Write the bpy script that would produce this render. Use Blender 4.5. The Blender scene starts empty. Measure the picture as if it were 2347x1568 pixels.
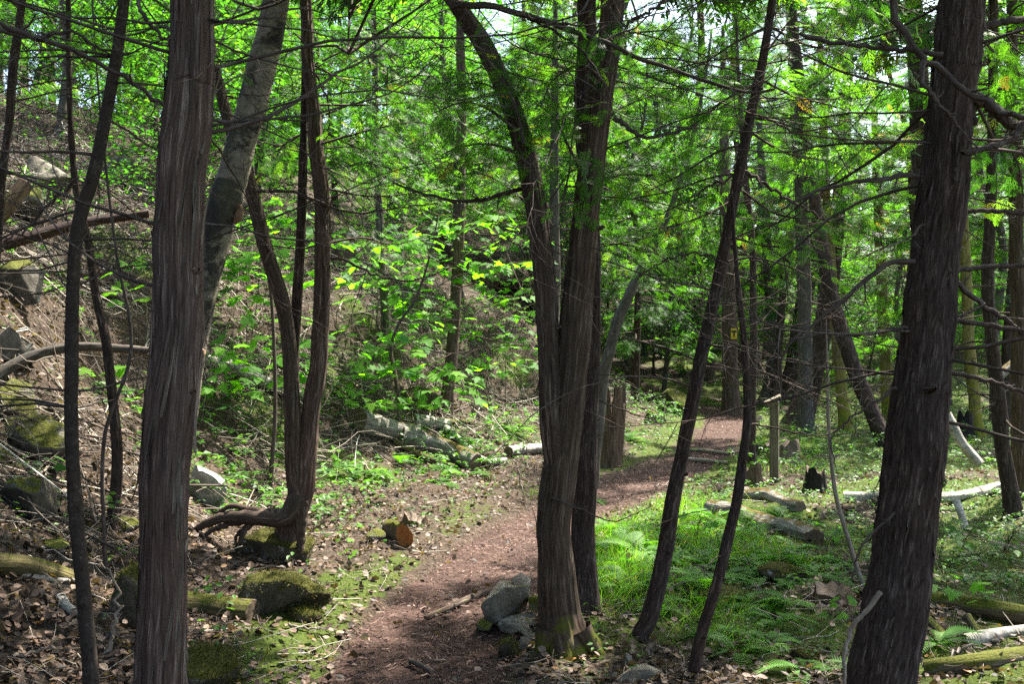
import bpy, bmesh, math, random
import numpy as np

# ------------------------------------------------------------------ camera, sky, sun, exposure
sc = bpy.context.scene
COL = sc.collection
F = 2215.0                       # focal length in units of the 2346 px wide view used for measuring
cam_d = bpy.data.cameras.new('camera')
cam = bpy.data.objects.new('camera', cam_d)
COL.objects.link(cam)
cam.location = (0, 0, 1.6)
cam.rotation_euler = (math.radians(90), 0, 0)
cam_d.sensor_width = 36
cam_d.lens = F / 2346 * 36
cam_d.clip_start = 0.05
cam_d.clip_end = 600
cam_d.dof.use_dof = True
cam_d.dof.focus_distance = 5.2
cam_d.dof.aperture_fstop = 8.0
sc.camera = cam

SUN_AZ, SUN_EL = math.radians(40), math.radians(58)      # azimuth from +Y towards +X
world = bpy.data.worlds.new('World')
sc.world = world
world.use_nodes = True
wn = world.node_tree
wn.nodes.clear()
sky = wn.nodes.new('ShaderNodeTexSky')
sky.sky_type = 'NISHITA'
sky.sun_disc = False
sky.sun_elevation = SUN_EL
sky.sun_rotation = SUN_AZ
sky.air_density = 1.0
sky.dust_density = 3.0
bg = wn.nodes.new('ShaderNodeBackground')
bg.inputs['Strength'].default_value = 0.11
wo = wn.nodes.new('ShaderNodeOutputWorld')
wn.links.new(sky.outputs[0], bg.inputs['Color'])
wn.links.new(bg.outputs[0], wo.inputs['Surface'])

sun_d = bpy.data.lights.new('sun', 'SUN')
sun_d.energy = 5.0
sun_d.angle = math.radians(0.6)
sun_d.color = (1.0, 0.95, 0.86)
sun = bpy.data.objects.new('sun', sun_d)
COL.objects.link(sun)
from mathutils import Vector, Matrix
sdir = Vector((math.sin(SUN_AZ) * math.cos(SUN_EL), math.cos(SUN_AZ) * math.cos(SUN_EL), math.sin(SUN_EL)))
sun.rotation_euler = sdir.to_track_quat('Z', 'Y').to_euler()
sun.location = sdir * 60

sc.view_settings.view_transform = 'Standard'
sc.view_settings.look = 'None'
sc.view_settings.exposure = 2.45
sc.view_settings.gamma = 1.0
sc.view_settings.use_curve_mapping = False
cy = sc.cycles
cy.max_bounces = 7
cy.diffuse_bounces = 4
cy.glossy_bounces = 2
cy.transmission_bounces = 4
cy.transparent_max_bounces = 4
cy.caustics_reflective = False
cy.caustics_refractive = False
cy.sample_clamp_indirect = 8
cy.use_adaptive_sampling = True
cy.adaptive_threshold = 0.008
cy.use_denoising = False
try:
    cy.denoiser = 'OPENIMAGEDENOISE'
    cy.denoising_input_passes = 'RGB_ALBEDO_NORMAL'
except Exception:
    pass

# ------------------------------------------------------------------ noise and mesh helpers
RS = np.random.default_rng(11)
random.seed(11)

def _h(ix, iy, iz, seed):
    n = (ix.astype(np.int64) * 374761393 + iy.astype(np.int64) * 668265263 + iz.astype(np.int64) * 2147483647 + seed * 1274126177) & 0xFFFFFFFF
    n = ((n ^ (n >> 13)) * 1274126177) & 0xFFFFFFFF
    n = ((n ^ (n >> 16)) * 2246822519) & 0xFFFFFFFF
    return ((n ^ (n >> 15)) & 0xFFFFFF) / float(0xFFFFFF)

def vn(x, y, z, seed=0):
    x, y, z = np.broadcast_arrays(np.asarray(x, float), np.asarray(y, float), np.asarray(z, float))
    xi, yi, zi = np.floor(x), np.floor(y), np.floor(z)
    fx, fy, fz = x - xi, y - yi, z - zi
    fx, fy, fz = [f * f * (3 - 2 * f) for f in (fx, fy, fz)]
    r = 0
    for a in (0, 1):
        for b in (0, 1):
            for c in (0, 1):
                w = (fx if a else 1 - fx) * (fy if b else 1 - fy) * (fz if c else 1 - fz)
                r = r + w * _h(xi + a, yi + b, zi + c, seed)
    return r

def fbm(x, y, z=0.0, seed=0, octv=3):
    r, a, t, f = 0, 1.0, 0, 1.0
    for i in range(octv):
        r = r + a * vn(x * f, y * f, np.asarray(z) * f, seed + i * 7)
        t += a
        a *= .5
        f *= 2.03
    return r / t

def nrm(v):
    v = np.asarray(v, float)
    return v / np.maximum(np.linalg.norm(v, axis=-1, keepdims=True), 1e-9)

class MB:
    """collects verts, quads, tris with uv, tint and material index; builds ONE mesh"""
    def __init__(s):
        s.V, s.Q, s.T, s.UV, s.TI, s.QM, s.TM, s.n = [], [], [], [], [], [], [], 0
    def add(s, V, Q=None, T=None, uv=None, tint=0.0, mi=0):
        V = np.asarray(V, float).reshape(-1, 3)
        k = len(V)
        if Q is not None and len(Q):
            Q = np.asarray(Q, np.int64).reshape(-1, 4)
            s.Q.append(Q + s.n); s.QM.append(np.full(len(Q), mi))
        if T is not None and len(T):
            T = np.asarray(T, np.int64).reshape(-1, 3)
            s.T.append(T + s.n); s.TM.append(np.full(len(T), mi))
        s.V.append(V)
        s.UV.append(np.zeros((k, 2)) if uv is None else np.asarray(uv, float).reshape(-1, 2))
        s.TI.append(np.broadcast_to(np.asarray(tint, float), (k,)))
        s.n += k
        return s
    def mesh(s, name, mats, origin=(0, 0, 0), smooth=True, extra=None):
        me = bpy.data.meshes.new(name)
        V = np.concatenate(s.V) - np.asarray(origin, float)
        Q = np.concatenate(s.Q) if s.Q else np.zeros((0, 4), np.int64)
        T = np.concatenate(s.T) if s.T else np.zeros((0, 3), np.int64)
        lp = np.concatenate([Q.ravel(), T.ravel()]).astype(np.int32)
        nq, nt = len(Q), len(T)
        me.vertices.add(len(V)); me.vertices.foreach_set('co', V.astype(np.float32).ravel())
        me.loops.add(len(lp)); me.loops.foreach_set('vertex_index', lp)
        me.polygons.add(nq + nt)
        st = np.concatenate([np.arange(nq) * 4, nq * 4 + np.arange(nt) * 3]).astype(np.int32)
        me.polygons.foreach_set('loop_start', st)
        if not isinstance(mats, (list, tuple)):
            mats = [mats]
        for m in mats:
            me.materials.append(m)
        if len(mats) > 1:
            mi = np.concatenate((s.QM or []) + (s.TM or [])).astype(np.int32)
            me.polygons.foreach_set('material_index', mi)
        me.polygons.foreach_set('use_smooth', np.full(nq + nt, smooth, dtype=bool))
        me.update(calc_edges=True)
        uv = np.concatenate(s.UV)
        l = me.uv_layers.new(name='UVMap')
        l.data.foreach_set('uv', uv[lp].astype(np.float32).ravel())
        a = me.attributes.new('tint', 'FLOAT', 'POINT')
        a.data.foreach_set('value', np.concatenate(s.TI).astype(np.float32))
        for k, v in (extra or {}).items():
            a = me.attributes.new(k, 'FLOAT', 'POINT')
            a.data.foreach_set('value', np.asarray(v, np.float32))
        return me

def link(name, me, parent=None, loc=(0, 0, 0)):
    o = bpy.data.objects.new(name, me)
    COL.objects.link(o)
    o.location = loc
    if parent is not None:
        o.parent = parent
    return o

def tag(o, label=None, cat=None, group=None, kind=None):
    if label: o['label'] = label
    if cat: o['category'] = cat
    if group: o['group'] = group
    if kind: o['kind'] = kind
    return o

def thing(name, loc, label, cat, group=None):
    o = bpy.data.objects.new(name, None)
    o.empty_display_size = 0.1
    COL.objects.link(o)
    o.location = tuple(float(c) for c in loc)
    return tag(o, label, cat, group)

def part(name, mb, mats, root, smooth=True, kind=None):
    """world-space geometry linked as a child of the thing"""
    o = link(name, mb.mesh(name, mats, root.location, smooth), root)
    if kind: o['kind'] = kind
    return o

def copy_tree(o, parent=None, loc=None, rotz=None, scale=None):
    c = o.copy()
    COL.objects.link(c)
    if parent is not None: c.parent = parent
    if loc is not None: c.location = loc
    if rotz is not None: c.rotation_euler = (c.rotation_euler[0], c.rotation_euler[1], rotz)
    if scale is not None: c.scale = (scale,) * 3
    for ch in KIDS.get(o.name, []):
        copy_tree(ch, c)
    return c
KIDS = {}
def note_kids(root):
    def rec(o):
        KIDS[o.name] = [c for c in bpy.data.objects if c.parent is o]
        for c in KIDS[o.name]: rec(c)
    rec(root)

def tubes(P, R, ns=5, seam=False, disp=None, v0=0.0):
    """N tubes of k rings at once. P (N,k,3), R (N,k)"""
    P = np.asarray(P, float); R = np.asarray(R, float)
    if P.ndim == 2: P, R = P[None], R[None]
    N, k, _ = P.shape
    T = nrm(np.gradient(P, axis=1))
    ax = nrm(P[:, -1] - P[:, 0])
    ref = np.where(np.abs(ax[:, 2:3]) > .6, np.array([[0., 1., 0.]]), np.array([[0., 0., 1.]]))
    ref = np.cross(ax, ref)[:, None, :]
    Nn = nrm(ref - (ref * T).sum(-1, keepdims=True) * T)
    B = np.cross(T, Nn)
    m = ns + 1 if seam else ns
    th = np.arange(m) / ns * 2 * math.pi
    Ls = np.concatenate([np.zeros((N, 1)), np.cumsum(np.linalg.norm(np.diff(P, axis=1), axis=-1), 1)], 1) + v0
    rr = R[:, :, None] * np.ones(m)
    if disp is not None:
        rr = rr + disp(th[None, None, :], Ls[:, :, None], R[:, :, None])
    V = P[:, :, None, :] + rr[..., None] * (np.cos(th)[None, None, :, None] * Nn[:, :, None, :] + np.sin(th)[None, None, :, None] * B[:, :, None, :])
    uv = np.stack(np.broadcast_arrays(th[None, None, :] * np.maximum(R.mean(1), .001)[:, None, None], Ls[:, :, None]), -1)
    i = np.arange(k - 1)[:, None]; j = np.arange(ns)[None, :]
    j2 = j + 1 if seam else (j + 1) % ns
    q = np.stack([i * m + j, i * m + j2, (i + 1) * m + j2, (i + 1) * m + j], -1).reshape(-1, 4)
    Q = (q[None] + (np.arange(N) * k * m)[:, None, None]).reshape(-1, 4)
    return V.reshape(-1, 3), Q, uv.reshape(-1, 2)

def cr(pts, n):
    """Catmull-Rom through pts (m,d), resampled to n"""
    pts = np.asarray(pts, float)
    if len(pts) == 2:
        t = np.linspace(0, 1, n)[:, None]
        return pts[0] * (1 - t) + pts[1] * t
    p = np.vstack([2 * pts[0] - pts[1], pts, 2 * pts[-1] - pts[-2]])
    d = np.linalg.norm(np.diff(pts[:, :3], axis=0), axis=1)
    s = np.concatenate([[0], np.cumsum(d)])
    t = np.linspace(0, s[-1], n)
    i = np.clip(np.searchsorted(s, t, 'right') - 1, 0, len(pts) - 2)
    u = ((t - s[i]) / np.maximum(d[i], 1e-9))[:, None]
    a, b, c, e = p[i], p[i + 1], p[i + 2], p[i + 3]
    return .5 * (2 * b + (c - a) * u + (2 * a - 5 * b + 4 * c - e) * u ** 2 + (3 * b - a - 3 * c + e) * u ** 3)

def place(mb, TV, P, D, U, S, tint=0.0, Tq=None, Tt=None, mi=0):
    """instances of a template (x = side, y = along D, z = up) baked into mb"""
    P, D, U = [np.asarray(a, float).reshape(-1, 3) for a in (P, D, U)]
    N = len(P)
    y = nrm(D)
    x = nrm(np.cross(y, U + 1e-4))
    z = np.cross(x, y)
    S = np.broadcast_to(np.asarray(S, float), (N,))
    V = P[:, None] + S[:, None, None] * (TV[None, :, 0:1] * x[:, None] + TV[None, :, 1:2] * y[:, None] + TV[None, :, 2:3] * z[:, None])
    k = len(TV)
    off = (np.arange(N) * k)[:, None, None]
    ti = np.repeat(np.broadcast_to(np.asarray(tint, float), (N,)), k)
    uv = np.tile(TV[:, :2], (N, 1))
    mb.add(V, None if Tq is None else (Tq[None] + off), None if Tt is None else (Tt[None] + off), uv=uv, tint=ti, mi=mi)

def rv(n, sc_=1.0):
    return RS.normal(size=(n, 3)) * sc_

# ------------------------------------------------------------------ materials
def newmat(name):
    m = bpy.data.materials.new(name)
    m.use_nodes = True
    nt = m.node_tree
    nt.nodes.clear()
    return m, nt

def ND(nt, typ, ins=None, **props):
    n = nt.nodes.new(typ)
    for k, v in props.items(): setattr(n, k, v)
    for k, v in (ins or {}).items():
        s = n.inputs[k]
        if isinstance(v, bpy.types.NodeSocket): nt.links.new(v, s)
        else: s.default_value = v
    return n

def c4(c): return (c[0], c[1], c[2], 1.0)

def ramp(nt, fac, stops, interp='LINEAR'):
    n = ND(nt, 'ShaderNodeValToRGB', {'Fac': fac})
    n.color_ramp.interpolation = interp
    e = n.color_ramp.elements
    while len(e) < len(stops): e.new(0.5)
    for i, (p, c) in enumerate(stops):
        e[i].position = p
        e[i].color = c4(c) if hasattr(c, '__len__') else (c, c, c, 1)
    return n.outputs[0]

def mixc(nt, f, a, b, mode='MIX'):
    n = ND(nt, 'ShaderNodeMix', data_type='RGBA', blend_type=mode)
    for i, v in ((0, f), (6, a), (7, b)):
        if isinstance(v, bpy.types.NodeSocket): nt.links.new(v, n.inputs[i])
        elif i == 0: n.inputs[0].default_value = v
        else: n.inputs[i].default_value = c4(v)
    return n.outputs[2]

def math_(nt, op, a, b=0.0, c=0.0):
    n = ND(nt, 'ShaderNodeMath', operation=op)
    for i, v in enumerate((a, b, c)):
        if isinstance(v, bpy.types.NodeSocket): nt.links.new(v, n.inputs[i])
        else: n.inputs[i].default_value = v
    return n.outputs[0]

def noise(nt, vec, scale, detail=4, rough=.55, dist=0.0):
    ins = {'Scale': scale, 'Detail': detail, 'Roughness': rough, 'Distortion': dist}
    if vec is not None: ins['Vector'] = vec
    return ND(nt, 'ShaderNodeTexNoise', ins).outputs['Fac']

def mapping(nt, vec, scale=(1, 1, 1), loc=None):
    n = ND(nt, 'ShaderNodeMapping', {'Vector': vec, 'Scale': scale})
    if loc is not None: nt.links.new(loc, n.inputs['Location'])
    return n.outputs[0]

def finish(nt, col, rough=.85, spec=.25, bump=None, bstr=.5, bdist=.01, translucent=None, tfac=.4):
    ins = {'Base Color': col if isinstance(col, bpy.types.NodeSocket) else c4(col), 'Roughness': rough, 'Specular IOR Level': spec}
    if bump is not None:
        b = ND(nt, 'ShaderNodeBump', {'Height': bump, 'Strength': bstr, 'Distance': bdist})
        ins['Normal'] = b.outputs[0]
    p = ND(nt, 'ShaderNodeBsdfPrincipled', ins)
    out = ND(nt, 'ShaderNodeOutputMaterial')
    if translucent is not None:
        t = ND(nt, 'ShaderNodeBsdfTranslucent', {'Color': translucent})
        mx = ND(nt, 'ShaderNodeMixShader', {0: tfac, 1: p.outputs[0], 2: t.outputs[0]})
        nt.links.new(mx.outputs[0], out.inputs[0])
    else:
        nt.links.new(p.outputs[0], out.inputs[0])

def rnd(nt):
    a = ND(nt, 'ShaderNodeAttribute', attribute_name='tint').outputs['Fac']
    r = ND(nt, 'ShaderNodeObjectInfo').outputs['Random']
    return math_(nt, 'FRACT', math_(nt, 'ADD', a, r))

def tintattr(nt):
    return ND(nt, 'ShaderNodeAttribute', attribute_name='tint').outputs['Fac']

def leaf_mat(name, stops, trans=1.5, tfac=.45, rough=.55, spec=.22):
    m, nt = newmat(name)
    c = ramp(nt, rnd(nt), stops)
    pos = ND(nt, 'ShaderNodeNewGeometry').outputs['Position']
    v = noise(nt, pos, 9, 2)
    c = mixc(nt, .35, c, ramp(nt, v, [(.3, (.55, .6, .5)), (.7, (1, 1, 1))]), 'MULTIPLY')
    t = mixc(nt, 1.0, c, (trans * .84, trans, trans * .3), 'MULTIPLY')
    finish(nt, c, rough, spec, translucent=t, tfac=tfac)
    return m

def bark_mat(name, dark, mid, light, su=80., sv=3.4, moss=None, mossh=.5, mossamt=0., bstr=.8, bdist=.008, plate=.5):
    m, nt = newmat(name)
    uv = ND(nt, 'ShaderNodeTexCoord').outputs['UV']
    geo = ND(nt, 'ShaderNodeNewGeometry')
    r = ND(nt, 'ShaderNodeObjectInfo').outputs['Random']
    off = ND(nt, 'ShaderNodeCombineXYZ', {0: math_(nt, 'MULTIPLY', r, 31.0), 1: math_(nt, 'MULTIPLY', r, 17.0)}).outputs[0]
    warp = ND(nt, 'ShaderNodeTexNoise', {'Vector': mapping(nt, uv, (9, 5, 1), off), 'Scale': 1.0, 'Detail': 3}).outputs['Color']
    wv = ND(nt, 'ShaderNodeVectorMath', {0: uv, 1: ND(nt, 'ShaderNodeVectorMath', {0: warp, 'Scale': .02}, operation='SCALE').outputs[0]}, operation='ADD').outputs[0]
    pv = mapping(nt, wv, (su * .8, sv * .95, 1), off)
    vor = ND(nt, 'ShaderNodeTexVoronoi', {'Vector': pv, 'Scale': 1.0}, feature='F1')
    edge = ND(nt, 'ShaderNodeTexVoronoi', {'Vector': pv, 'Scale': 1.0}, feature='DISTANCE_TO_EDGE').outputs['Distance']
    cell = ND(nt, 'ShaderNodeSeparateColor', {0: vor.outputs['Color']}).outputs[0]
    n1 = noise(nt, mapping(nt, wv, (su, sv, 1), off), 1.0, 6, .68, .25)
    n2 = noise(nt, mapping(nt, wv, (su * 4.2, sv * 2.0, 1), off), 1.0, 5, .7, .3)
    n3 = noise(nt, mapping(nt, uv, (7, 1.6, 1), off), 1.0, 3)
    crack = ramp(nt, edge, [(.0, 0.), (.10, 1.)])
    h = math_(nt, 'ADD', math_(nt, 'MULTIPLY', n1, .45), math_(nt, 'MULTIPLY', n2, .55))
    h = math_(nt, 'ADD', h, math_(nt, 'MULTIPLY', math_(nt, 'SUBTRACT', cell, .5), .16 * plate))
    hb = math_(nt, 'ADD', math_(nt, 'MULTIPLY', h, .8), math_(nt, 'MULTIPLY', crack, .35 * plate))
    c = ramp(nt, h, [(.37, dark), (.46, mid), (.53, mid), (.63, light)])
    c = mixc(nt, math_(nt, 'MULTIPLY', math_(nt, 'SUBTRACT', 1.0, crack), .75 * plate), c, dark)
    c = mixc(nt, .55, c, ramp(nt, n3, [(.35, (1.12, .95, .82)), (.65, (.9, .93, .92))]), 'MULTIPLY')
    if mossamt > 0:
        z = ND(nt, 'ShaderNodeSeparateXYZ', {0: geo.outputs['Position']}).outputs[2]
        f = ND(nt, 'ShaderNodeMapRange', {0: z, 1: 0.0, 2: mossh, 3: 1.0, 4: 0.0}).outputs[0]
        mn = noise(nt, geo.outputs['Position'], 9, 4)
        f = math_(nt, 'ADD', math_(nt, 'MULTIPLY', f, mossamt), math_(nt, 'MULTIPLY', math_(nt, 'SUBTRACT', mn, .5), 1.2))
        f = ramp(nt, f, [(.42, 0.), (.62, 1.)])
        f = math_(nt, 'MULTIPLY', f, ND(nt, 'ShaderNodeMapRange', {0: z, 1: mossh, 2: mossh * 1.8, 3: 1.0, 4: 0.0}).outputs[0])
        c = mixc(nt, f, c, moss or (.085, .09, .012))
    finish(nt, c, .92, .12, bump=hb, bstr=bstr, bdist=bdist)
    return m

MAT = {}
MAT['cedar'] = bark_mat('cedar_bark', (.013, .009, .0075), (.082, .055, .045), (.27, .21, .18))
MAT['strip'] = bark_mat('peeling_bark_strip', (.03, .024, .019), (.12, .095, .075), (.30, .25, .205), su=90, sv=4)
MAT['cedar_dark'] = bark_mat('dark_cedar_bark', (.010, .007, .006), (.048, .034, .029), (.17, .13, .112), su=85, sv=8)
MAT['cedar_moss'] = bark_mat('mossy_footed_cedar_bark', (.014, .010, .0075), (.070, .050, .036), (.21, .168, .13), mossh=.42, mossamt=.75)
MAT['cedar_brown'] = bark_mat('brown_cedar_bark', (.014, .010, .008), (.066, .048, .038), (.23, .185, .15), mossh=.5, mossamt=.35)
MAT['yellowmoss'] = bark_mat('moss_covered_bark', (.05, .04, .02), (.16, .14, .045), (.28, .25, .09), su=30, sv=5, moss=(.16, .155, .02), mossh=2.2, mossamt=.8)
MAT['greybark'] = bark_mat('grey_bark', (.028, .025, .022), (.08, .072, .062), (.18, .17, .15), su=40, sv=6)
MAT['smooth'] = bark_mat('smooth_dark_bark', (.018, .014, .011), (.042, .032, .026), (.095, .076, .062), su=22, sv=26, bstr=.35, bdist=.003, plate=.3, mossh=1.0, mossamt=.25)
MAT['deadtwig'] = bark_mat('dead_branch_bark', (.03, .023, .02), (.075, .058, .05), (.17, .145, .13), su=60, sv=8, bstr=.4)
MAT['palewood'] = bark_mat('bleached_dead_wood', (.09, .07, .055), (.22, .185, .15), (.40, .36, .31), su=40, sv=3, bstr=.4)
MAT['log'] = bark_mat('mossy_log_bark', (.035, .028, .02), (.11, .088, .062), (.22, .19, .15), su=24, sv=4)

def birch_mat(name, tone, patch):
    m, nt = newmat(name)
    uv = ND(nt, 'ShaderNodeTexCoord').outputs['UV']
    base = ramp(nt, noise(nt, mapping(nt, uv, (14, 10, 1)), 1.0, 7, .72, .4), [(.34, tuple(t * .42 for t in tone)), (.5, tone), (.66, tuple(min(.85, t * 1.55) for t in tone))])
    ln = noise(nt, mapping(nt, uv, (9, 70, 1)), 1.0, 3, .55, .2)
    c = mixc(nt, ramp(nt, ln, [(.56, 0.), (.66, .8)]), base, (.09, .07, .055))
    pn = noise(nt, mapping(nt, uv, (3.2, 3.6, 1)), 1.0, 8, .7, .6)
    pf = ramp(nt, pn, [(patch, 0.), (patch + .05, .95)])
    c = mixc(nt, pf, c, (.022, .019, .017))
    gr = noise(nt, mapping(nt, uv, (4, 2.5, 1)), 2.0, 5, .6)
    c = mixc(nt, ramp(nt, gr, [(.45, 0.), (.62, .55)]), c, (.10, .095, .055))
    h = math_(nt, 'SUBTRACT', math_(nt, 'ADD', noise(nt, mapping(nt, uv, (30, 60, 1)), 1.0, 5), ln), math_(nt, 'MULTIPLY', pf, .6))
    finish(nt, c, .75, .2, bump=h, bstr=.7, bdist=.006)
    return m
MAT['birch'] = birch_mat('paper_birch_bark', (.20, .168, .128), .50)
MAT['birchlog'] = birch_mat('fallen_birch_bark', (.36, .33, .28), .55)

def mossy(name, basefn, thr=.45, amt=1.0, mcol=((.028, .034, .006), (.085, .092, .014), (.16, .15, .03)), bdist=.02, lit=False):
    """rock, log or stump with moss where surfaces look up"""
    m, nt = newmat(name)
    geo = ND(nt, 'ShaderNodeNewGeometry')
    pos = geo.outputs['Position']
    base, bh = basefn(nt, pos)
    nz = ND(nt, 'ShaderNodeSeparateXYZ', {0: geo.outputs['Normal']}).outputs[2]
    n = noise(nt, pos, 5.5, 5, .6)
    f = math_(nt, 'ADD', math_(nt, 'MULTIPLY', nz, .45 * amt), n)
    f = ramp(nt, f, [(min(.98, thr + .25), 0.), (min(.995, thr + .37), 1.)])
    fine = noise(nt, pos, 95, 4, .7)
    mc = ramp(nt, fine, [(.3, mcol[0]), (.5, mcol[1]), (.75, mcol[2])])
    c = mixc(nt, f, base, mc)
    h = math_(nt, 'ADD', bh, math_(nt, 'MULTIPLY', f, math_(nt, 'MULTIPLY', fine, .7)))
    finish(nt, c, .9, .15, bump=h, bstr=.9, bdist=bdist)
    return m

def rock_base(c0, c1, c2):
    def fn(nt, pos):
        n = noise(nt, pos, 7, 7, .65, .3)
        n2 = noise(nt, pos, 60, 4, .7)
        c = ramp(nt, n, [(.3, c0), (.5, c1), (.72, c2)])
        c = mixc(nt, .5, c, ramp(nt, n2, [(.3, (.55, .55, .55)), (.7, (1.25, 1.25, 1.25))]), 'MULTIPLY')
        lich = ramp(nt, noise(nt, pos, 13, 4, .6), [(.62, 0.), (.68, .6)])
        c = mixc(nt, lich, c, (.42, .43, .38))
        return c, math_(nt, 'ADD', n, math_(nt, 'MULTIPLY', n2, .3))
    return fn
def wood_base(c0, c1, c2):
    def fn(nt, pos):
        uv = ND(nt, 'ShaderNodeTexCoord').outputs['UV']
        n = noise(nt, mapping(nt, uv, (45, 4, 1)), 1.0, 6, .65, .5)
        return ramp(nt, n, [(.3, c0), (.52, c1), (.75, c2)]), n
    return fn
MAT['rock'] = mossy('mossy_grey_rock', rock_base((.032, .028, .022), (.088, .078, .062), (.20, .178, .145)), .40)
MAT['rockbare'] = mossy('bare_grey_rock', rock_base((.05, .042, .032), (.145, .125, .095), (.28, .245, .19)), .72)
MAT['rockwhite'] = mossy('quartz_streaked_rock', rock_base((.10, .10, .095), (.26, .25, .235), (.6, .58, .54)), .60)
MAT['mossmound'] = mossy('thick_moss', rock_base((.03, .025, .018), (.07, .058, .04), (.13, .11, .08)), .34, mcol=((.016, .018, .003), (.048, .05, .007), (.10, .09, .016)))
MAT['mosslog'] = mossy('moss_topped_log', wood_base((.04, .032, .022), (.11, .085, .058), (.22, .18, .13)), .36)
MAT['greylog'] = mossy('lichen_grey_log', wood_base((.05, .044, .037), (.19, .172, .145), (.42, .39, .34)), .58, mcol=((.03, .02, .006), (.085, .062, .013), (.15, .11, .03)))
MAT['rottenlog'] = mossy('rotten_olive_log', wood_base((.03, .026, .012), (.085, .07, .028), (.17, .14, .055)), .52)
MAT['blackstump'] = mossy('charred_black_stump', wood_base((.008, .007, .006), (.018, .015, .013), (.05, .042, .035)), .75)
MAT['brownstump'] = mossy('rotten_brown_stump', wood_base((.03, .02, .014), (.10, .065, .04), (.2, .14, .09)), .47)

def simple_wood(name, a, b, su=25., sv=3., rough=.75, obj=False):
    m, nt = newmat(name)
    tc = ND(nt, 'ShaderNodeTexCoord')
    if obj: v = mapping(nt, tc.outputs['Object'], (su, su, sv))
    else: v = mapping(nt, tc.outputs['UV'], (su, sv, 1))
    n = noise(nt, v, 1.0, 5, .6, .6)
    c = ramp(nt, n, [(.3, a), (.7, b)])
    n2 = noise(nt, tc.outputs['Object'], 6, 3)
    c = mixc(nt, .5, c, ramp(nt, n2, [(.3, (.6, .6, .58)), (.7, (1.15, 1.12, 1.1))]), 'MULTIPLY')
    finish(nt, c, rough, .25, bump=n, bstr=.4, bdist=.003)
    return m
MAT['sawn'] = simple_wood('orange_sawn_cedar_face', (.20, .065, .018), (.42, .17, .05), 30, 30, obj=True)
MAT['post'] = simple_wood('weathered_post_wood', (.07, .058, .034), (.19, .165, .11), 55, 3, obj=True)
MAT['endgrain'] = simple_wood('log_end_grain', (.05, .035, .022), (.16, .115, .075), 40, 40, obj=True)
MAT['bracket'] = simple_wood('bracket_fungus', (.12, .06, .03), (.28, .17, .10), 30, 30, obj=True)
m_, nt_ = newmat('yellow_marker_paint')
n_ = noise(nt_, ND(nt_, 'ShaderNodeTexCoord').outputs['Object'], 30, 4)
finish(nt_, ramp(nt_, n_, [(.3, (.50, .33, .01)), (.7, (.72, .5, .02))]), .5, .4)
MAT['yellow'] = m_
m_, nt_ = newmat('dark_marker_print')
finish(nt_, (.03, .026, .02), .6, .3)
MAT['darkprint'] = m_

G_CEDAR = [(0., (.014, .042, .012)), (.3, (.032, .09, .015)), (.6, (.058, .142, .017)), (.88, (.085, .175, .02)), (.97, (.10, .16, .03)), (1., (.17, .085, .03))]
MAT['cedarleaf'] = leaf_mat('cedar_foliage', G_CEDAR, 2.8, .5)
MAT['broadleaf'] = leaf_mat('broadleaf_foliage', [(0., (.014, .05, .012)), (.5, (.036, .115, .018)), (.9, (.07, .17, .022)), (1., (.12, .17, .03))], 2.4, .5)
MAT['maple'] = leaf_mat('maple_leaf', [(0., (.05, .15, .012)), (.5, (.085, .22, .014)), (.9, (.12, .26, .018)), (1., (.05, .14, .05))], 2.9, .58, .6, .14)
MAT['cover'] = leaf_mat('ground_cover_leaf', [(0., (.03, .09, .012)), (.5, (.06, .155, .018)), (.85, (.10, .20, .025)), (1., (.09, .17, .07))], 2.0, .45, .5, .25)
MAT['grass'] = leaf_mat('grass_blade', [(0., (.04, .11, .012)), (.4, (.08, .185, .016)), (.8, (.13, .24, .03)), (.92, (.19, .20, .05)), (1., (.24, .18, .08))], 2.6, .55)
MAT['fern'] = leaf_mat('fern_frond', [(0., (.05, .14, .018)), (.5, (.085, .21, .022)), (1., (.13, .25, .035))], 2.6, .55)
MAT['mossfuzz'] = leaf_mat('moss_tuft', [(0., (.022, .026, .004)), (.5, (.05, .054, .007)), (.85, (.095, .088, .011)), (1., (.13, .075, .02))], 1.2, .25, .7, .2)
MAT['litter'] = leaf_mat('dead_leaf', [(0., (.02, .013, .009)), (.35, (.058, .034, .023)), (.65, (.105, .062, .042)), (.88, (.17, .108, .075)), (.97, (.26, .185, .13)), (1., (.28, .13, .03))], 1.1, .2, .6, .3)
MAT['chip'] = leaf_mat('path_needle_litter', [(0., (.028, .016, .012)), (.4, (.08, .043, .032)), (.75, (.155, .086, .066)), (.95, (.28, .185, .145)), (1., (.42, .32, .25))], 1.0, .1, .7, .2)
MAT['twigpale'] = leaf_mat('pale_twig', [(0., (.06, .048, .038)), (.35, (.13, .103, .08)), (.75, (.27, .225, .18)), (1., (.50, .45, .38))], 1.0, .0, .8, .2)

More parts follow.
